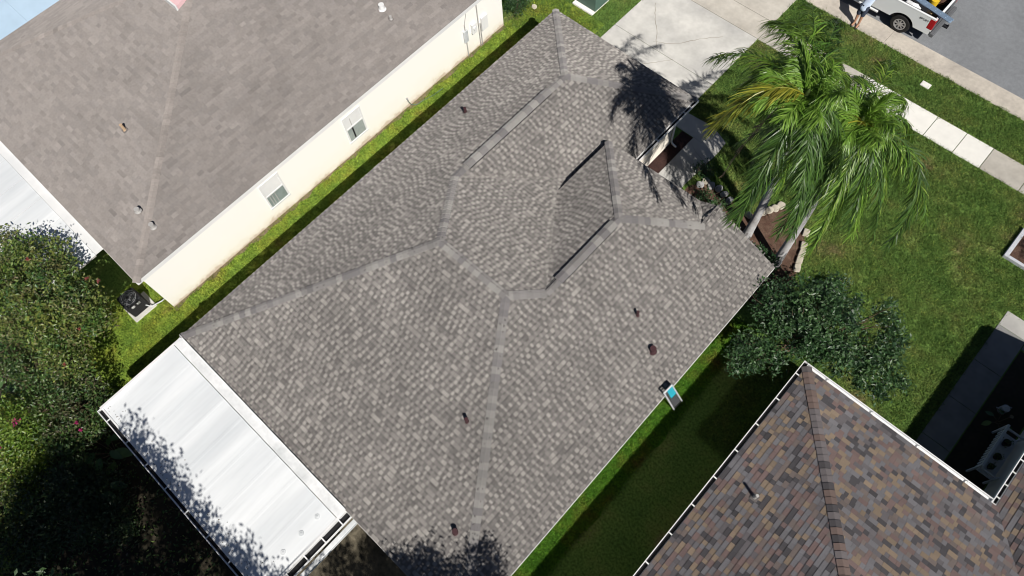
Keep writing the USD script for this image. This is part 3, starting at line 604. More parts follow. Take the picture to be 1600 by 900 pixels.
def tree(name, label, category, base, blobs, n_clumps, per, size, pal, seed, r0=.09, clump=.28, keep=None, flowers=None, group=None, aspect=.45, nl=16):
    rg = np.random.default_rng(seed); t = Thing(name, label, category, base, group)
    (mesh, col), cs = crown(blobs, n_clumps, per, size, pal, rg, clump, keep, aspect)
    t.part('trunk', limbs(base, cs, rg, r0, nl), bark_m, smooth=True)
    c = t.part('crown', mesh, leaf_m, tone=col)
    if flowers:
        for (x, y, z, s) in flowers:
            p = np.array([x, y, z]) + rg.normal(size=(45, 3)) * s * np.array([.38, .38, .3]); nn = rg.normal(size=p.shape); nn[:, 2] = abs(nn[:, 2]) + .5; nn /= np.linalg.norm(nn, axis=1)[:, None]
            (m2, c2) = leafset(p, nn, .045, np.array([flower_c]) * rg.uniform(.6, 1.3, (45, 1)), rg, .8); t.part('flower_cluster', m2, leaf_m, tone=c2, under=c)
    return t
myrtle = [(.085, .165, .03), (.12, .19, .035), (.165, .215, .045), (.045, .115, .03), (.21, .23, .05), (.13, .11, .05)]
flower_c = (.28, .07, .06)
tree('crape_myrtle', 'olive green tree with small reddish flowers beside the left patio roof', 'tree', (-4.6, -2.6, 0),
     [(-4.1, -1.9, 3.0, 1.5, 1.2, .9), (-5.4, -1.7, 3.0, 1.1, 1.2, .9), (-3.3, -2.3, 2.6, 1.0, 1.0, .8), (-2.9, -1.4, 3.0, .9, .7, .6), (-4.8, -2.9, 2.8, 1.5, .9, .8), (-2.6, -2.9, 2.2, .9, .7, .6), (-6.2, -2.2, 2.5, .7, .9, .7), (-6.6, -3.0, 2.2, 1.0, .8, .7), (-5.6, -3.4, 2.0, 1.2, .7, .7), (-7.3, -2.2, 2.4, .7, .8, .6)],
     640, 44, .12, myrtle, 11, .09, .17, flowers=[(-2.16, -1.91, 3.3, .07), (-3.31, -.75, 3.5, .07), (-2.95, -.55, 3.5, .07), (-1.95, -3.0, 2.7, .06), (-5.0, -1.6, 3.9, .07)])
flower_c = (.45, .02, .16)
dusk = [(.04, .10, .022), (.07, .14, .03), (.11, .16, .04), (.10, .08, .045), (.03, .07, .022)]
tree('bougainvillea', 'dark tangled shrub with magenta flowers at the corner of the white patio roof', 'shrub', (-1.4, -3.9, 0),
     [(-1.5, -3.7, 1.2, 1.2, .9, .8), (-2.6, -4.0, 1.3, 1.0, .9, .8), (-.7, -4.6, 1.0, .9, .8, .6), (-1.9, -4.9, 1.1, 1.1, .8, .7), (-3.6, -4.4, 1.2, .9, .8, .7), (-4.8, -4.0, 1.2, .9, .8, .7), (-5.2, -4.6, 1.3, .8, .8, .7)],
     380, 40, .12, dusk, 12, .05, .16, flowers=[(-.62, -4.0, 1.9, .07), (-.45, -4.1, 1.7, .06)])
lime = [(.11, .2, .02), (.16, .25, .03), (.07, .15, .02), (.19, .22, .035)]
tree('lime_shrub', 'bright yellow-green shrub with a pink flower at the left edge', 'shrub', (-2.2, -5.6, 0),
     [(-2.4, -5.4, 1.4, .8, .6, .8), (-1.6, -5.9, 1.0, .8, .6, .7), (-3.0, -5.9, 1.2, .7, .6, .7), (-1.2, -6.6, .8, .9, .7, .5)], 480, 24, .11, lime, 13, .05, .16, flowers=[(-1.85, -5.2, 2.25, .16), (-2.0, -6.2, 1.6, .08)])
glossy = [(.025, .07, .022), (.04, .095, .03), (.06, .13, .042), (.085, .16, .055), (.016, .042, .018)]
tree('green_tree', 'dark glossy green tree in front of the right corner of the main roof', 'tree', (14.5, 13.4, 0),
     [(14.0, 13.8, 2.9, .9, .7, .6), (14.8, 13.4, 3.0, .9, .8, .6), (13.5, 12.8, 2.6, .7, .7, .6), (15.3, 12.7, 2.7, .8, .7, .5), (14.4, 12.5, 2.9, .8, .6, .5), (13.5, 11.3, 2.5, .5, .75, .55), (14.0, 11.6, 2.3, .5, .5, .4), (14.5, 14.5, 2.8, .6, .5, .4), (15.9, 15.1, 2.5, .35, .45, .3), (16.4, 14.5, 2.5, .35, .4, .3), (16.3, 13.8, 2.5, .6, .5, .35), (16.7, 13.0, 2.4, .6, .45, .4), (17.1, 13.5, 2.3, .35, .3, .25), (13.0, 13.4, 2.5, .5, .5, .5), (15.7, 13.5, 2.3, .7, .5, .4)],
     470, 36, .125, glossy, 14, .08, .125, nl=46, keep=lambda c: not (c[0] > 14.75 and c[1] < 12.35))
# large trees that stand behind the camera's frame and shade the back yard
oak = [(.03, .06, .02), (.04, .08, .025)]
tree('oak_tree', 'broad leafy tree behind the patio, its shadow falling on the roof edge', 'tree', (16.2, -4.0, 0),
     [(15.0, -1.1, 7.5, .8, .7, .7), (15.85, -.15, 7.9, .35, .35, .5), (16.6, -.8, 8.1, .5, .5, .6), (14.3, -1.9, 7.2, .6, .6, .7), (16.0, -2.6, 7.6, 1.6, 1.0, 1.2), (15.6, -4.2, 7.2, 1.6, 1.2, 1.2)], 420, 60, .12, oak, 15, .2, .2)
tips = [(1.75, .26), (2.75, .24), (3.75, .28), (4.9, .2), (5.5, .2), (7.0, .45)]
tree('oak_tree', 'tall leafy tree behind the patio shading the dark planting', 'tree', (8.2, -7.5, 0),
     [(q + 4.3, -5.0, 7.85, w, w, 1.0) for q, w in tips] + [(q + 4.3, -6.4, 7.4, .45, .35, .7) for q, w in tips] + [(8.5, -8, 8, 2.6, 1.6, 1.6), (6.3, -8.2, 7.4, 2.0, 1.6, 1.5), (11.4, -7.0, 7.6, 1.8, 1.2, 1.3), (12.9, -3.6, 7.2, .5, .4, .5), (12.2, -4.4, 7.0, .8, .5, .7), (9, -11, 8, 3.0, 2.4, 1.8), (6, -12, 8, 2.6, 2.2, 1.8)], 1500, 46, .15, oak, 16, .22, .2)

def bush(name, label, x, y, rx, ry, h, pal, seed, n=60, size=.08, group=None, category='bush'):
    return tree(name, label, category, (x, y, 0), [(x, y, h * .55, rx, ry, h * .5)], n, 22, size, pal, seed, .03, .12, group=group, nl=8)
bush('hedge_bush', 'round green bush at the far end of the cream wall, top edge', -3.0, 18.75, .45, .75, .9, glossy, 21, 90)
bush('garden_shrub', 'spiky green shrub at the foot of the right palm', 11.7, 15.2, .7, .55, .8, glossy, 22, 60, .13)
bush('garden_shrub', 'small green shrub at the foot of the left palm', 10.6, 15.0, .5, .4, .6, glossy, 23, 34, .12)
bush('garden_shrub', 'low green plant inside the curve of grey stones near the entrance', 9.0, 16.3, .6, .3, .45, glossy, 24, 30, .1)
bush('garden_shrub', 'green shrub under the eave beside the dark green tree', 13.0, 14.9, .5, .6, .7, dusk, 25, 50, .1)
bush('garden_shrub', 'leafy green clump at the top of the entrance path', 8.0, 17.2, .3, .35, .4, glossy, 26, 20, .1)
brown = [(.15, .08, .045), (.2, .11, .06), (.09, .05, .03)]
bush('dry_bush', 'brown dried bush beside the gutter corner of the right house', 16.1, 12.6, .55, .35, .5, brown, 27, 60, .07)
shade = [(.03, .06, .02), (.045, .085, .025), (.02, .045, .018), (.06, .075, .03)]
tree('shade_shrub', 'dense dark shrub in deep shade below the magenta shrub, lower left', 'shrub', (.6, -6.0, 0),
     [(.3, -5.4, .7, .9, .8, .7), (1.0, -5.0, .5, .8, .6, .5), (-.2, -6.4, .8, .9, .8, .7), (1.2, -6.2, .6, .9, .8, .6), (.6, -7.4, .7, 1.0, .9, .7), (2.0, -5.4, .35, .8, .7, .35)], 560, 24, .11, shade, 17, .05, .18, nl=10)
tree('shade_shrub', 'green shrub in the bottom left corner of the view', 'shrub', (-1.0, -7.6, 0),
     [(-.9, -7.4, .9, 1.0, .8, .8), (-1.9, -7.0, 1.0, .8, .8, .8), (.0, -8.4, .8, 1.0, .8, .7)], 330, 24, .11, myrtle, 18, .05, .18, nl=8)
rl_ = np.random.default_rng(92); y = -3.0 + rl_.exponential(.16, 130); x = rl_.uniform(.1, 7.7, 130); k = (y < -.35)
p = np.c_[x, y, pz(y) + .018][k]; nn = rl_.normal(0, .15, p.shape); nn[:, 2] = 1; nn /= np.linalg.norm(nn, axis=1)[:, None]
(mesh, col) = leafset(p, nn, .045, np.array([(.16, .1, .05), (.1, .07, .04), (.2, .15, .07), (.08, .09, .04)])[rl_.integers(0, 4, len(p))], rl_)
single('fallen_leaves', mesh, leaf_m, 'scattered small fallen leaves lying on the white patio roof', 'leaves', kind='stuff', tone=col)
# big-leaved plants
def bigleaf(label, x, y, h, n, L, seed, pal=glossy, group=None):
    r = np.random.default_rng(seed); t = Thing('broad_leaf_plant', label, 'plant', (x, y, 0), group)
    for i in range(n):
        a = 6.283 * i / n + r.uniform(-.3, .3); e = np.array([math.cos(a), math.sin(a)]) * r.uniform(.15, .4); tip = np.array([x + e[0], y + e[1], h * r.uniform(.6, 1.1)])
        d = np.array([math.cos(a), math.sin(a), -.35]); s = np.array([-math.sin(a), math.cos(a), 0]); l = L * r.uniform(.7, 1.2)
        us = np.linspace(0, 1, 6); V, F = [], []
        for u in us:
            w = l * .32 * math.sin(math.pi * min(1, u * .92 + .06)) ** .8; c = tip + d * l * u + [0, 0, -.2 * l * u * u]
            V += [c + s * w + [0, 0, .06 * l], c, c - s * w + [0, 0, .06 * l]]
        for k in range(5):
            for q in (0, 1): F += [(k * 3 + q, k * 3 + q + 1, k * 3 + 3 + q), (k * 3 + q + 1, k * 3 + 4 + q, k * 3 + 3 + q)]
        lf = t.part('leaf', (np.array(V), np.array(F)), leaf_m, tone=np.array(pal[r.integers(len(pal))]) * 1.2, smooth=True)
        t.part('stalk', tube([(x, y, 0), (x + e[0] * .3, y + e[1] * .3, h * .5), tip], .01, 5), bark_m, under=lf)
bigleaf('broad green leaves beside the corner gutter of the white patio roof', .15, -4.1, .9, 7, .42, 31)
bigleaf('broad dark leaves deep in the shade at lower left', -.25, -6.3, .8, 8, .45, 32)
bigleaf('pale broad-leaved plant at the left edge below the olive tree', -4.3, -4.9, 1.0, 8, .5, 33)
bigleaf('broad-leaved plant in shade between magenta shrub and lime shrub', -.5, -5.5, .7, 7, .4, 34)
bigleaf('large-leaved plant near the gutter, under the shaded tree line', .9, -4.9, .6, 6, .4, 35)
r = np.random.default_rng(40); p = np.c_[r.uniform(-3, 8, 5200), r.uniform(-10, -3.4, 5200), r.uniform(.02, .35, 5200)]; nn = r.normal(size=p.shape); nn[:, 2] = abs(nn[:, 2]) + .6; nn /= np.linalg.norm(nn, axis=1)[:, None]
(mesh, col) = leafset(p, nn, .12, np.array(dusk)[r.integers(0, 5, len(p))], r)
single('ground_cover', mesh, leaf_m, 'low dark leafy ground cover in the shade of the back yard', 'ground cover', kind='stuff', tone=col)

# palms
green_p = [(.10, .2, .022), (.145, .255, .03), (.065, .145, .02), (.2, .29, .045)]
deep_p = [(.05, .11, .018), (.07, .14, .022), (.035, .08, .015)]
light_p = [(.13, .25, .028), (.19, .31, .05), (.11, .21, .026)]
yellow_p = [(.24, .235, .025), (.16, .19, .022)]; dead_p = [(.2, .14, .09), (.16, .11, .075)]
def frond(t, c, tip, seed, pal, lift=.9, ctrl=None, leaf=.75, pairs=62, spear=False, thin=.0135):
    r = np.random.default_rng(seed); c, tip = np.array(c, float), np.array(tip, float); m = np.array(ctrl, float) if ctrl is not None else (c * .45 + tip * .55 + np.array([0, 0, lift + .35 * (c[2] - tip[2])]))
    ts = np.linspace(0, 1, 14)[:, None]; path = (1 - ts) ** 2 * c + 2 * ts * (1 - ts) * m + ts ** 2 * tip
    wind = np.array([-.2, -.7, 0]) * r.uniform(.2, 1.0); V, F, C = [], [], []
    for i in range(pairs):
        u = .05 + .95 * (i + r.uniform(-.3, .3)) / pairs; u = min(max(u, .04), 1); q = (1 - u) ** 2 * c + 2 * u * (1 - u) * m + u * u * tip
        tg = 2 * (1 - u) * (m - c) + 2 * u * (tip - m); tg /= np.linalg.norm(tg); sd = np.cross(tg, [0, 0, 1.]); sd /= np.linalg.norm(sd) + 1e-6; up = np.cross(sd, tg)
        for sgn in (-1, 1):
            l = leaf * (math.sin(math.pi * (.12 + .80 * u)) ** .55) * r.uniform(.8, 1.15) * (.35 if spear else 1)
            roll = r.uniform(-.9, 1.1); d = sgn * sd * math.cos(roll) * (.15 if spear else .8) + up * math.sin(roll) * .6 + tg * (.55 + .5 * u); d /= np.linalg.norm(d)
            w = thin * r.uniform(.8, 1.3); wd = np.cross(d, up + r.normal(0, .4, 3)); wd /= np.linalg.norm(wd) + 1e-6; k = len(V); x = q.copy(); dd = d.copy(); col = np.array(pal[r.integers(len(pal))]) * r.uniform(.7, 1.35)
            for s_, ww in ((0, .6), (1, 1.), (2, .8), (3, .12)):
                V += [x - wd * w * ww, x + wd * w * ww]; C += [col, col * (1 + .12 * s_)]
                dd = dd + (np.array([0, 0, -.4]) + wind * .6 + r.normal(0, .14, 3)) * (0 if spear else 1) * (.6 + .5 * u); dd /= np.linalg.norm(dd); x = x + dd * l / 3
            for s_ in range(3): F += [(k + 2 * s_, k + 2 * s_ + 1, k + 2 * s_ + 2), (k + 2 * s_ + 1, k + 2 * s_ + 3, k + 2 * s_ + 2)]
    f = t.part('frond', (np.array(V), np.array(F)), leaf_m, tone=np.array(C))
    t.part('midrib', tube(path, np.linspace(.018, .003, len(path)), 5, cap=False), leaf_m, tone=np.array(pal[0]) * 1.2, smooth=True, under=f)
P1 = [(8.01, 15.12, 8.0), (8.61, 16.84, 8.4), (9.01, 17.98, 8.4), (9.86, 18.2, 8.2), (10.62, 17.03, 8.0), (9.5, 12.92, 8.3), (8.98, 15.06, 7.5), (10.54, 14.01, 6.8), (11.5, 13.84, 6.4), (9.91, 13.76, 5.6), (11.22, 16.69, 8.0), (10.83, 14.94, 6.8), (11.69, 15.59, 6.6), (10.22, 14.75, 10.3), (9.25, 15.38, 8.3), (11.36, 14.8, 6.4), (10.21, 16.61, 9.0), (9.18, 16.59, 9.0), (9.95, 15.1, 7.0)]
P2 = [(11.45, 19.51, 6.6), (12.52, 18.56, 6.5), (13.25, 18.07, 6.0), (14.57, 15.57, 4.6), (14.95, 16.56, 5.2), (13.67, 15.06, 4.8), (13.06, 14.05, 4.5), (12.03, 13.92, 4.6), (12.07, 14.63, 5.0), (12.26, 15.66, 5.0), (11.31, 16.16, 5.8), (10.66, 17.6, 6.2), (11.12, 18.01, 7.0), (12.35, 16.43, 8.6), (13.83, 16.16, 5.0), (11.58, 16.03, 4.4), (13.74, 16.94, 5.5), (13.03, 15.06, 4.8), (11.4, 15.04, 5.2), (11.9, 17.6, 6.2)]
def palm(label, base, c, tips, yellow, dead, spear, ctrls, seed, bend):
    t = Thing('palm_tree', label, 'palm tree', base); b, c = np.array(base, float), np.array(c, float); zs = np.linspace(0, 1, 44)
    e_ = c - [0, 0, .5]; q_ = zs[:, None]; pts = (1 - q_) ** 2 * b + 2 * q_ * (1 - q_) * np.array(bend) + q_ ** 2 * e_
    rad = .14 - .045 * zs + .04 * np.exp(-zs * 14) + .005 * (np.arange(44) % 2); t.part('trunk', tube(pts, rad, 14), trunk_m, smooth=True)
    t.part('crownshaft', tube([pts[-1] - [0, 0, .05], c - [0, 0, .15], c + [0, 0, .35]], [.12, .13, .03], 10), leaf_m, tone=(.07, .11, .03), smooth=True)
    for i, tp in enumerate(tips):
        pal = yellow_p if i in yellow else dead_p if i in dead else (green_p, light_p, green_p, deep_p)[i % 4]
        frond(t, c + np.array([0, 0, .1]), tp, seed * 100 + i, pal, 1.3 if i in yellow else .7, ctrls.get(i), .34 if i in dead else .78, 46 if i in dead else 112, i in spear)
    rg = np.random.default_rng(seed)
    for i in range(7):
        a = i * .9 + .4; frond(t, c + np.array([0, 0, .1]), c + np.array([.9 * math.cos(a) - .1, .9 * math.sin(a) - .35, rg.uniform(.3, .9)]), seed * 500 + i, light_p, .25, None, .55, 80)
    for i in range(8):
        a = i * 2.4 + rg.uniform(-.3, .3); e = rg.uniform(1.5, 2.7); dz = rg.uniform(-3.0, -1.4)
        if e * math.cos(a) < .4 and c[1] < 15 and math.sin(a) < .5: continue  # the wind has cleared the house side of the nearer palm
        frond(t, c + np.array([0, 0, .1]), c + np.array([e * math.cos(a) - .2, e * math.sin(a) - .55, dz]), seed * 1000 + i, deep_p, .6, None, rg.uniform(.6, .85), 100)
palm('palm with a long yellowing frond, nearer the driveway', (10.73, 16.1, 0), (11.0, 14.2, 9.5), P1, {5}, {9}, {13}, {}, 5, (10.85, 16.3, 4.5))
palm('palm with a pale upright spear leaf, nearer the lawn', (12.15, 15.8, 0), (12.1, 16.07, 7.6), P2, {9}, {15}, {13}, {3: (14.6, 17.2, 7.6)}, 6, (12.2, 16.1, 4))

# ------------------------------------------------------------------ garden stones
def stone(x, y, s, m, seed, label, group):
    r = np.random.default_rng(seed); k = trimesh.creation.icosphere(2, 1.0); v = np.array(k.vertices); v *= (1 + .35 * (meshkit.noise(v * 1.5 + seed * 3.1)[:, None] - .5)); v = np.sign(v) * np.abs(v) ** .75
    v = v * np.array([s, s * r.uniform(.7, .95), s * .7]); a = r.uniform(0, 3); v = v @ np.array([[math.cos(a), -math.sin(a), 0], [math.sin(a), math.cos(a), 0], [0, 0, 1]]); v += [x, y, s * .35]
    single('border_stone', (v, k.faces), m, label, 'stone', group, smooth=True)
order = ('nearest', 'second', 'third', 'fourth', 'fifth')
for i, (x, y) in enumerate([(8.2, 16.72), (8.54, 16.95), (8.83, 17.02), (9.12, 16.95), (9.42, 16.86)]):
    stone(x, y, .15, gstone_m, 50 + i, f'grey shaded stone, {order[i]} from the entrance path in its curved row', 'grey border stones by the entrance')
stone(8.27, 17.0, .15, stone_m, 56, 'single white stone at the end of the grey row by the entrance', None)
for i, (x, y) in enumerate([(10.3, 16.8), (10.62, 17.2), (10.75, 17.45), (10.86, 17.66), (10.96, 17.9)]):
    stone(x, y, .15, stone_m, 60 + i, f'white stone, {order[i]} from the left palm trunk in the row curving behind it', 'white border stones behind the left palm')
for i, (x, y, lab) in enumerate([(12.27, 17.52, 'pale border block nearest the palm fronds, at the top of the row by the lawn'), (12.50, 17.02, 'pale border block second from the top of the row by the lawn'), (12.62, 16.72, 'pale border block in the middle of the row by the lawn'), (12.71, 16.42, 'pale border block second from the bottom of the row by the lawn'), (12.82, 16.12, 'pale border block at the bottom of the row by the lawn, beside the green tree')]):
    b_ = rbx(-.11, .11, -.135, .135, -.02, .15, .035); b_.apply_transform(trimesh.transformations.rotation_matrix(.32 + .12 * math.sin(i * 2.1), (0, 0, 1))); b_.apply_translation((x, y, 0)); single('border_block', b_, stone_m, lab, 'stone block', smooth=40)
stone(-2.55, 19.4, .12, stone_m, 80, 'white stone beside the bush at the top edge', None)

# ------------------------------------------------------------------ small things around the houses
tb = Thing('utility_box', 'green electrical transformer box on a white pad near the driveway', 'utility box', (-.6, 21.2, 0))
tb.part('pad', rbx(-1.42, -.33, 20.6, 21.9, 0, .1, .015), concnew_m)
tb.part('body', rbx(-1.36, -.3, 20.78, 21.8, .1, .95, .02), greenbox_m)
tb.part('lid', rbx(-1.38, -.28, 20.9, 21.83, .952, 1.02, .02), greenbox_m)
single('meter_cover', cat([rbx(11.88, 12.25, 26.05, 26.31, .0, .045, .012), cyl((11.96, 26.15, .046), .05, .012)]), concnew_m, 'white water meter cover in the grass by the road', 'meter cover')
pb = Thing('planter_bed', 'square white-framed planting bed on the lawn at the right edge', 'planter', (18.6, 21.8, 0))
for x0_, x1_, y0_, y1_ in ((17.84, 17.98, 21.14, 22.62), (19.3, 19.44, 21.14, 22.62), (17.985, 19.295, 21.14, 21.25), (17.985, 19.295, 22.5, 22.62)): pb.part('frame_board', rbx(x0_, x1_, y0_, y1_, 0, .16, .01), whitewood_m)
pb.part('mulch_fill', flat(sbox(17.97, 21.24, 19.31, 22.51), .09), mulch_m)
bush('planter_plant', 'small dark plant growing inside the white-framed bed', 18.6, 21.8, .3, .3, .45, dusk, 28, 20, .1, category='plant')
la = Thing('eave_ladder', 'aluminium ladder leaning on the right eave of the main roof, with a turquoise tray', 'ladder', (12.7, 9.2, 0))
ra, rb = np.array([12.40, 8.46, 3.02]), np.array([12.42, 8.80, 3.02]); fa, fb = np.array([12.74, 9.22, 0]), np.array([12.76, 9.62, 0])
def along(p, q, t): return p + (q - p) * t
for p, q in ((ra, fa), (rb, fb)): la.part('rail', tube([p, q], .032, 4), whitewood_m)
for k in range(11):
    t = .04 + .092 * k; la.part('rung', tube([along(ra, fa, t), along(rb, fb, t)], .018, 6), trim_m)
la.part('top_bar', tube([ra, rb], .03, 6), white_m)
V = [along(ra, rb, .14), along(ra, rb, .86), along(rb, fb, .42) * .86 + along(ra, fa, .42) * .14, along(ra, fa, .42) * .86 + along(rb, fb, .42) * .14]
la.part('tray', (np.array(V) + [.02, .05, .03], np.array([(0, 1, 2), (0, 2, 3)])), turq_m)
V = [along(ra, fa, .46) * .86 + along(rb, fb, .46) * .14, along(rb, fb, .46) * .86 + along(ra, fa, .46) * .14, along(rb, fb, .9) * .86 + along(ra, fa, .9) * .14, along(ra, fa, .9) * .86 + along(rb, fb, .9) * .14]
la.part('splash_sheet', (np.array(V), np.array([(0, 1, 2), (0, 2, 3)])), plastic_m)  # black sheet painting the shadow between the lower rungs
bn = Thing('porch_bench', 'white slatted bench with dark pots on it in the shaded courtyard', 'bench', (20.85, 14.3, 0))
bn.part('seat', bx(20.62, 21.15, 13.65, 15.25, .44, .47), whitewood_m)
for k in range(13): bn.part('back_slat', bx(20.57, 20.595, 13.68 + k * .125, 13.73 + k * .125, .47, .9), whitewood_m)
bn.part('top_rail', bx(20.55, 20.62, 13.62, 15.28, .9, .95), whitewood_m)
for y in (13.62, 15.23): bn.part('side_rail', bx(20.63, 21.18, y, y + .05, .72, .78), whitewood_m)
for x in (20.58, 21.13):
    for y in (13.62, 15.23): bn.part('leg', bx(x - .025, x + .03, y - .001, y + .051, 0, .9), whitewood_m)
def pot(x, y, z, r, label, group=None):
    t = Thing('flower_pot', label, 'flower pot', (x, y, z), group)
    prof = [(0, 0), (r * .7, 0), (r, r * 1.5), (r * 1.08, r * 1.5), (r * 1.08, r * 1.7), (r * .9, r * 1.7), (r * .85, r * 1.5), (0, r * 1.5)]
    m = trimesh.creation.revolve(np.array(prof), sections=20); m.apply_translation((x, y, z)); t.part('pot', m, plastic_m)
    rg = np.random.default_rng(int(x * 100 + y * 77)); p = np.array([x, y, z + r * 2.1]) + rg.normal(size=(70, 3)) * r * .55; nn = rg.normal(size=p.shape); nn /= np.linalg.norm(nn, axis=1)[:, None]
    (m2, c2) = leafset(p, nn, .07, np.array(dusk)[rg.integers(0, 5, 70)], rg); t.part('foliage', m2, leaf_m, tone=c2)
for y, s in ((13.95, .09), (14.35, .1), (14.9, .11)): pot(20.88, y, .472, s, {13.95: 'small dark pot at the lower end of the white bench', 14.35: 'dark pot in the middle of the white bench', 14.9: 'largest dark pot at the upper end of the white bench'}[y])
wc = Thing('watering_can', 'grey metal watering can standing on the shaded courtyard ground', 'watering can', (20.45, 16.1, 0))
wc.part('body', tube([(20.45, 16.1, .01), (20.45, 16.1, .28)], [.13, .12], 16), steel_m, smooth=40)
wc.part('spout', tube([(20.36, 16.02, .08), (20.2, 15.88, .36)], [.03, .02], 8), steel_m); wc.part('handle', tube([(20.45 + .12 * math.cos(a), 16.1 + .1 * math.cos(a), .28 + .13 * math.sin(a)) for a in np.linspace(0, math.pi, 9)], .01, 6), steel_m)
bigleaf('dark plant on the courtyard ground above the white bench', 20.5, 15.6, .35, 6, .25, 36, dusk)
single('hose_coil', cat([trimesh.creation.torus(.09, .014, major_sections=24, minor_sections=6).apply_translation((6.5, 15.9, .03 + .02 * k)) for k in range(2)]), white_m, 'small white ring lying on the mulch by the garage wall', 'ring')

# ------------------------------------------------------------------ pickup truck
tk = Thing('pickup_truck', 'white pickup truck with a loaded bed parked at the kerb', 'truck', (8, 28.8, 0))
Y0, Y1 = 27.83, 29.83; wheels = (9.75, 5.85)
def side_poly():
    p = Polygon([(4.75, .55), (10.9, .62), (10.9, 1.36), (8.62, 1.40), (8.58, 1.22), (6.0, 1.22), (5.8, 1.15), (4.75, 1.05)])
    for w in wheels: p = p.difference(Point(w, .42).buffer(.54, 24))
    return p
def xz(poly, ya, yb):
    m = trimesh.creation.extrude_polygon(poly, yb - ya, engine='earcut'); m.apply_transform(np.array([[1, 0, 0, 0], [0, 0, -1, yb], [0, 1, 0, 0], [0, 0, 0, 1.]])); return m
sp = side_poly()
tk.part('body', cat([xz(sp, Y0, Y0 + .07), xz(sp, Y1 - .07, Y1), bx(4.75, 8.58, Y0 + .07, Y1 - .07, .6, 1.0), bx(4.75, 5.9, Y0 + .07, Y1 - .07, 1.0, 1.12)]), truckwhite_m)
tk.part('bed_liner', cat([bx(8.62, 10.8, Y0 + .1, Y1 - .1, .8, .85), bx(8.62, 10.8, Y0 + .072, Y0 + .17, .85, 1.33), bx(8.62, 10.8, Y1 - .17, Y1 - .072, .85, 1.33), bx(8.6, 8.66, Y0 + .17, Y1 - .17, .85, 1.36)]), plastic_m)
for y in (Y0 - .005, Y1 - .085): tk.part('bed_rail', rbx(8.62, 10.92, y, y + .075, 1.345, 1.405, .02), truckwhite_m)
tk.part('tailgate', rbx(10.83, 10.915, Y0 + .15, Y1 - .15, .66, 1.36, .015), truckwhite_m)
tk.part('tailgate_panel', bx(10.917, 10.93, Y0 + .17, Y1 - .17, .68, 1.3), trim_m)
tk.part('tailgate_handle', bx(10.931, 10.945, 28.6, 29.05, 1.1, 1.2), plastic_m)
for y in (Y0 - .006, Y1 - .154): tk.part('tail_light', rbx(10.70, 10.93, y, y + .17, .86, 1.33, .02), red_m)
tk.part('rear_bumper', rbx(10.935, 11.1, Y0 + .05, Y1 - .05, .52, .7, .03), trim_m)
tk.part('tow_hitch', cat([bx(11.0, 11.3, 28.75, 28.88, .46, .54), cyl((11.27, 28.815, .58), .03, .08)]), plastic_m)
cab = Polygon([(5.95, 1.22), (8.58, 1.22), (8.5, 1.9), (8.35, 1.96), (6.95, 1.96), (6.7, 1.88)])
tk.part('cab', xz(cab, Y0 + .09, Y1 - .09), truckwhite_m)
for y in (Y0 + .083, Y1 - .088): tk.part('side_window', xz(Polygon([(6.5, 1.3), (8.4, 1.3), (8.36, 1.78), (6.95, 1.83)]), y, y + .005), glassy_m)
tk.part('rear_window', trimesh.Trimesh([(8.585, Y0 + .3, 1.32), (8.585, Y1 - .3, 1.32), (8.518, Y1 - .3, 1.83), (8.518, Y0 + .3, 1.83)], [(0, 1, 2), (0, 2, 3)], process=False), glassy_m)
for y in (Y0 - .02, Y1 - .13): tk.part('running_board', rbx(6.6, 8.75, y, y + .15, .42, .5, .02), truckwhite_m if y < 28 else plastic_m)
tk.part('underbody', bx(4.9, 10.9, Y0 + .25, Y1 - .25, .4, .62), plastic_m)
tk.part('wheel_well', cat([xz(Point(w, .42).buffer(.55, 20).intersection(sbox(w - .6, .35, w + .6, 1.0)), a, b) for w in wheels for a, b in ((Y0 + .3, Y0 + .31), (Y1 - .31, Y1 - .3))]), black_m)
for w in wheels:
    for y, sg in ((Y0 + .15, -1), (Y1 - .15, 1)):
        prof = [(.24, -.12), (.34, -.135), (.39, -.12), (.41, -.07), (.41, .07), (.39, .12), (.34, .135), (.24, .12)]
        t_ = trimesh.creation.revolve(np.array(prof + prof[:1]), sections=36); t_.apply_transform(trimesh.transformations.rotation_matrix(math.pi / 2, (1, 0, 0))); t_.apply_translation((w, y, .41))
        wh = tk.part('wheel', t_, rubber_m, smooth=40)
        fy = y + sg * .10; sp_ = [cyl((w, y, .41), .245, .1, 'y', 30), cyl((w, fy, .41), .07, .05, 'y', 16)]
        ring = trimesh.creation.revolve(np.array([(.21, -.03), (.25, -.03), (.25, .03), (.21, .03), (.21, -.03)]), sections=30); ring.apply_transform(trimesh.transformations.rotation_matrix(math.pi / 2, (1, 0, 0))); ring.apply_translation((w, fy, .41))
        tk.part('rim', sp_[0], black_m, under=wh)
        spk = [ring, sp_[1]]
        for k in range(8):
            b_ = trimesh.creation.box((.17, .03, .055)); b_.apply_translation((.14, 0, 0)); b_.apply_transform(trimesh.transformations.rotation_matrix(k * math.pi / 4, (0, 1, 0))); b_.apply_translation((w, fy, .41)); spk.append(b_)
        tk.part('spokes', cat(spk), chrome_m, under=wh)
tx = meshkit.text_mesh('SPORT', .085, .004, bold=True); tx.apply_transform(np.array([[1, 0, 0, 10.28], [0, 0, -1, Y0 - .0005], [0, 1, 0, 1.12], [0, 0, 0, 1.]])); v = np.array(tx.vertices); v[:, 0] += (v[:, 2] - 1.12) * .3
tk.part('lettering', trimesh.Trimesh(v, tx.faces, process=False), plastic_m)
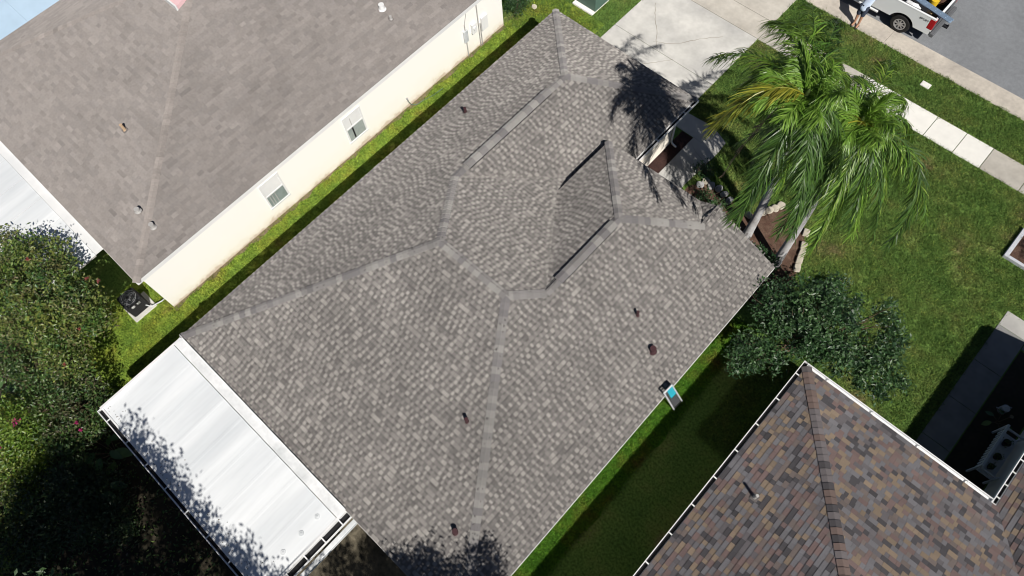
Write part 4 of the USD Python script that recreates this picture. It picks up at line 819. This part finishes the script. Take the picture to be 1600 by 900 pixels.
# load in the bed
ld = Thing('ladder', 'blue-grey folded ladder hanging over the tailgate of the truck', 'ladder', (10, 28.3, 1.4))
a, b = np.array([9.3, 28.75, 1.15]), np.array([11.36, 27.95, 1.55]); d = (b - a) / np.linalg.norm(b - a); s_ = np.cross(d, [0, 0, 1]); s_ /= np.linalg.norm(s_)
for o in (-.09, .09): ld.part('rail', tube([a + s_ * o, b + s_ * o], .045, 4), bluealu_m)
for k in range(8): ld.part('rung', tube([a + d * (.15 + .26 * k) - s_ * .09, a + d * (.15 + .26 * k) + s_ * .09], .035, 6), bluealu_m)
ld.part('web', tube([a + [0, 0, -.03], b + [0, 0, -.03]], .075, 4), bluealu_m)
def lumpy(c, s, seed, amp=.35):
    k = trimesh.creation.icosphere(3, 1.0); v = np.array(k.vertices); v *= (1 + amp * (meshkit.fbm(v * 2.2 + seed * 7.7) [:, None] - .5) * 2); return trimesh.Trimesh(v * s + c, k.faces, process=False)
single('plastic_sack', lumpy((9.75, 28.2, 1.05), (.38, .2, .22), 3, .6), white_m, 'crumpled white plastic sack in the truck bed', 'sack', smooth=True)
yb = Thing('yellow_bucket', 'yellow bucket standing in the truck bed', 'bucket', (10.3, 28.95, .86))
yb.part('pail', tube([(10.3, 28.95, .86), (10.3, 28.95, 1.28)], [.15, .19], 20), yellow_m, smooth=40); yb.part('handle', tube([(10.3 + .19 * math.cos(q), 28.95, 1.28 + .12 * math.sin(q)) for q in np.linspace(0, math.pi, 9)], .008, 5), steel_m)
single('tool_bag', lumpy((10.4, 29.4, 1.0), (.3, .22, .18), 9, .4), mulch_m, 'dark brown bag beside the yellow bucket in the truck bed', 'bag', smooth=True)
single('wood_block', rbx(10.35, 10.55, 28.35, 28.47, .86, 1.02, .01), mat('raw_wood', (.5, .36, .22), .8), 'short piece of raw wood near the truck tailgate', 'wood')

# ------------------------------------------------------------------ person beside the truck
def chain(segs, edge=.025, it=8):
    sph = lambda p, r: manifold3d.Manifold.sphere(r, 20).translate([float(q) for q in p])
    m = manifold3d.Manifold()
    for pts in segs:
        for (p, r_), (q, s_) in zip(pts[:-1], pts[1:]): m += manifold3d.Manifold.batch_hull([sph(p, r_), sph(q, s_)])
    g = m.refine_to_length(edge).to_mesh(); t = trimesh.Trimesh(g.vert_properties[:, :3], g.tri_verts); trimesh.smoothing.filter_taubin(t, iterations=it); return t
ps = Thing('person', 'person in light blue shirt and dark shorts standing at the kerb by the truck', 'person', (8.35, 27.15, .03))
z0 = .03; hipL, hipR = (8.22, 27.22, .93), (8.42, 27.24, .93); kL, kR = (8.24, 27.19, .52), (8.42, 27.17, .52); aL, aR = (8.26, 27.12, .12), (8.44, 27.12, .12)
chest = (8.38, 27.52, 1.33); shL, shR = (8.2, 27.6, 1.42), (8.58, 27.58, 1.42); neck = (8.4, 27.66, 1.53); head = (8.42, 27.74, 1.68)
elL, elR = (8.16, 27.78, 1.18), (8.68, 27.76, 1.2); wrL, wrR = (8.3, 27.98, 1.32), (8.68, 27.98, 1.38)
hand = lambda w, dx: [[((w[0] + dx * k * .02, w[1] + .05, w[2] + .01), .012), ((w[0] + dx * k * .022, w[1] + .10 - abs(k) * .006, w[2] + .005), .010), ((w[0] + dx * k * .022, w[1] + .13 - abs(k) * .01, w[2] - .02), .009)] for k in (-1.5, -.5, .5, 1.5)] + [[((w[0] + dx * .035, w[1] + .02, w[2]), .013), ((w[0] + dx * .06, w[1] + .06, w[2] - .005), .010)]]
body = chain([[(hipL, .095), (kL, .062), (aL, .042)], [(hipR, .095), (kR, .062), (aR, .042)], [(aL, .045), ((8.25, 26.98, .075), .04), ((8.25, 26.93, .065), .03)], [(aR, .045), ((8.45, 26.98, .075), .04), ((8.45, 26.93, .065), .03)], [((8.32, 27.26, .98), .14), (chest, .15), ((8.39, 27.6, 1.42), .11), (neck, .06), (head, .075)],
              [(shL, .06), (elL, .045), (wrL, .032), ((wrL[0], wrL[1] + .05, wrL[2] + .005), .036)], [(shR, .06), (elR, .045), (wrR, .032), ((wrR[0], wrR[1] + .05, wrR[2] + .005), .036)], [(head, .085), ((8.42, 27.77, 1.74), .095)], [((8.42, 27.84, 1.68), .022), ((8.42, 27.865, 1.665), .018)]] + hand(wrL, 1) + hand(wrR, -1), .02)
ps.part('body', body, skin_m, smooth=True)
ps.part('shirt', chain([[((8.32, 27.23, .90), .165), (chest, .175), ((8.39, 27.58, 1.41), .135)], [(shL, .085), ((8.17, 27.7, 1.3), .075)], [(shR, .085), ((8.63, 27.68, 1.3), .075)], [((8.39, 27.58, 1.41), .12), (shL, .085)], [((8.39, 27.58, 1.41), .12), (shR, .085)]], .03), shirt_m, smooth=True)
ps.part('shorts', chain([[((8.32, 27.25, .96), .15), ((8.32, 27.24, .9), .15)], [(hipL, .115), ((8.235, 27.2, .58), .092)], [(hipR, .115), ((8.42, 27.19, .58), .092)]], .03), shorts_m, smooth=True)
ps.part('hair', chain([[((8.42, 27.74, 1.77), .098), ((8.42, 27.71, 1.70), .09)]], .02), hair_m, smooth=True)
for x in (8.25, 8.45): ps.part('shoe', chain([[((x, 27.13, .07), .052), ((x, 26.93, .062), .04)]], .02), plastic_m, smooth=True)
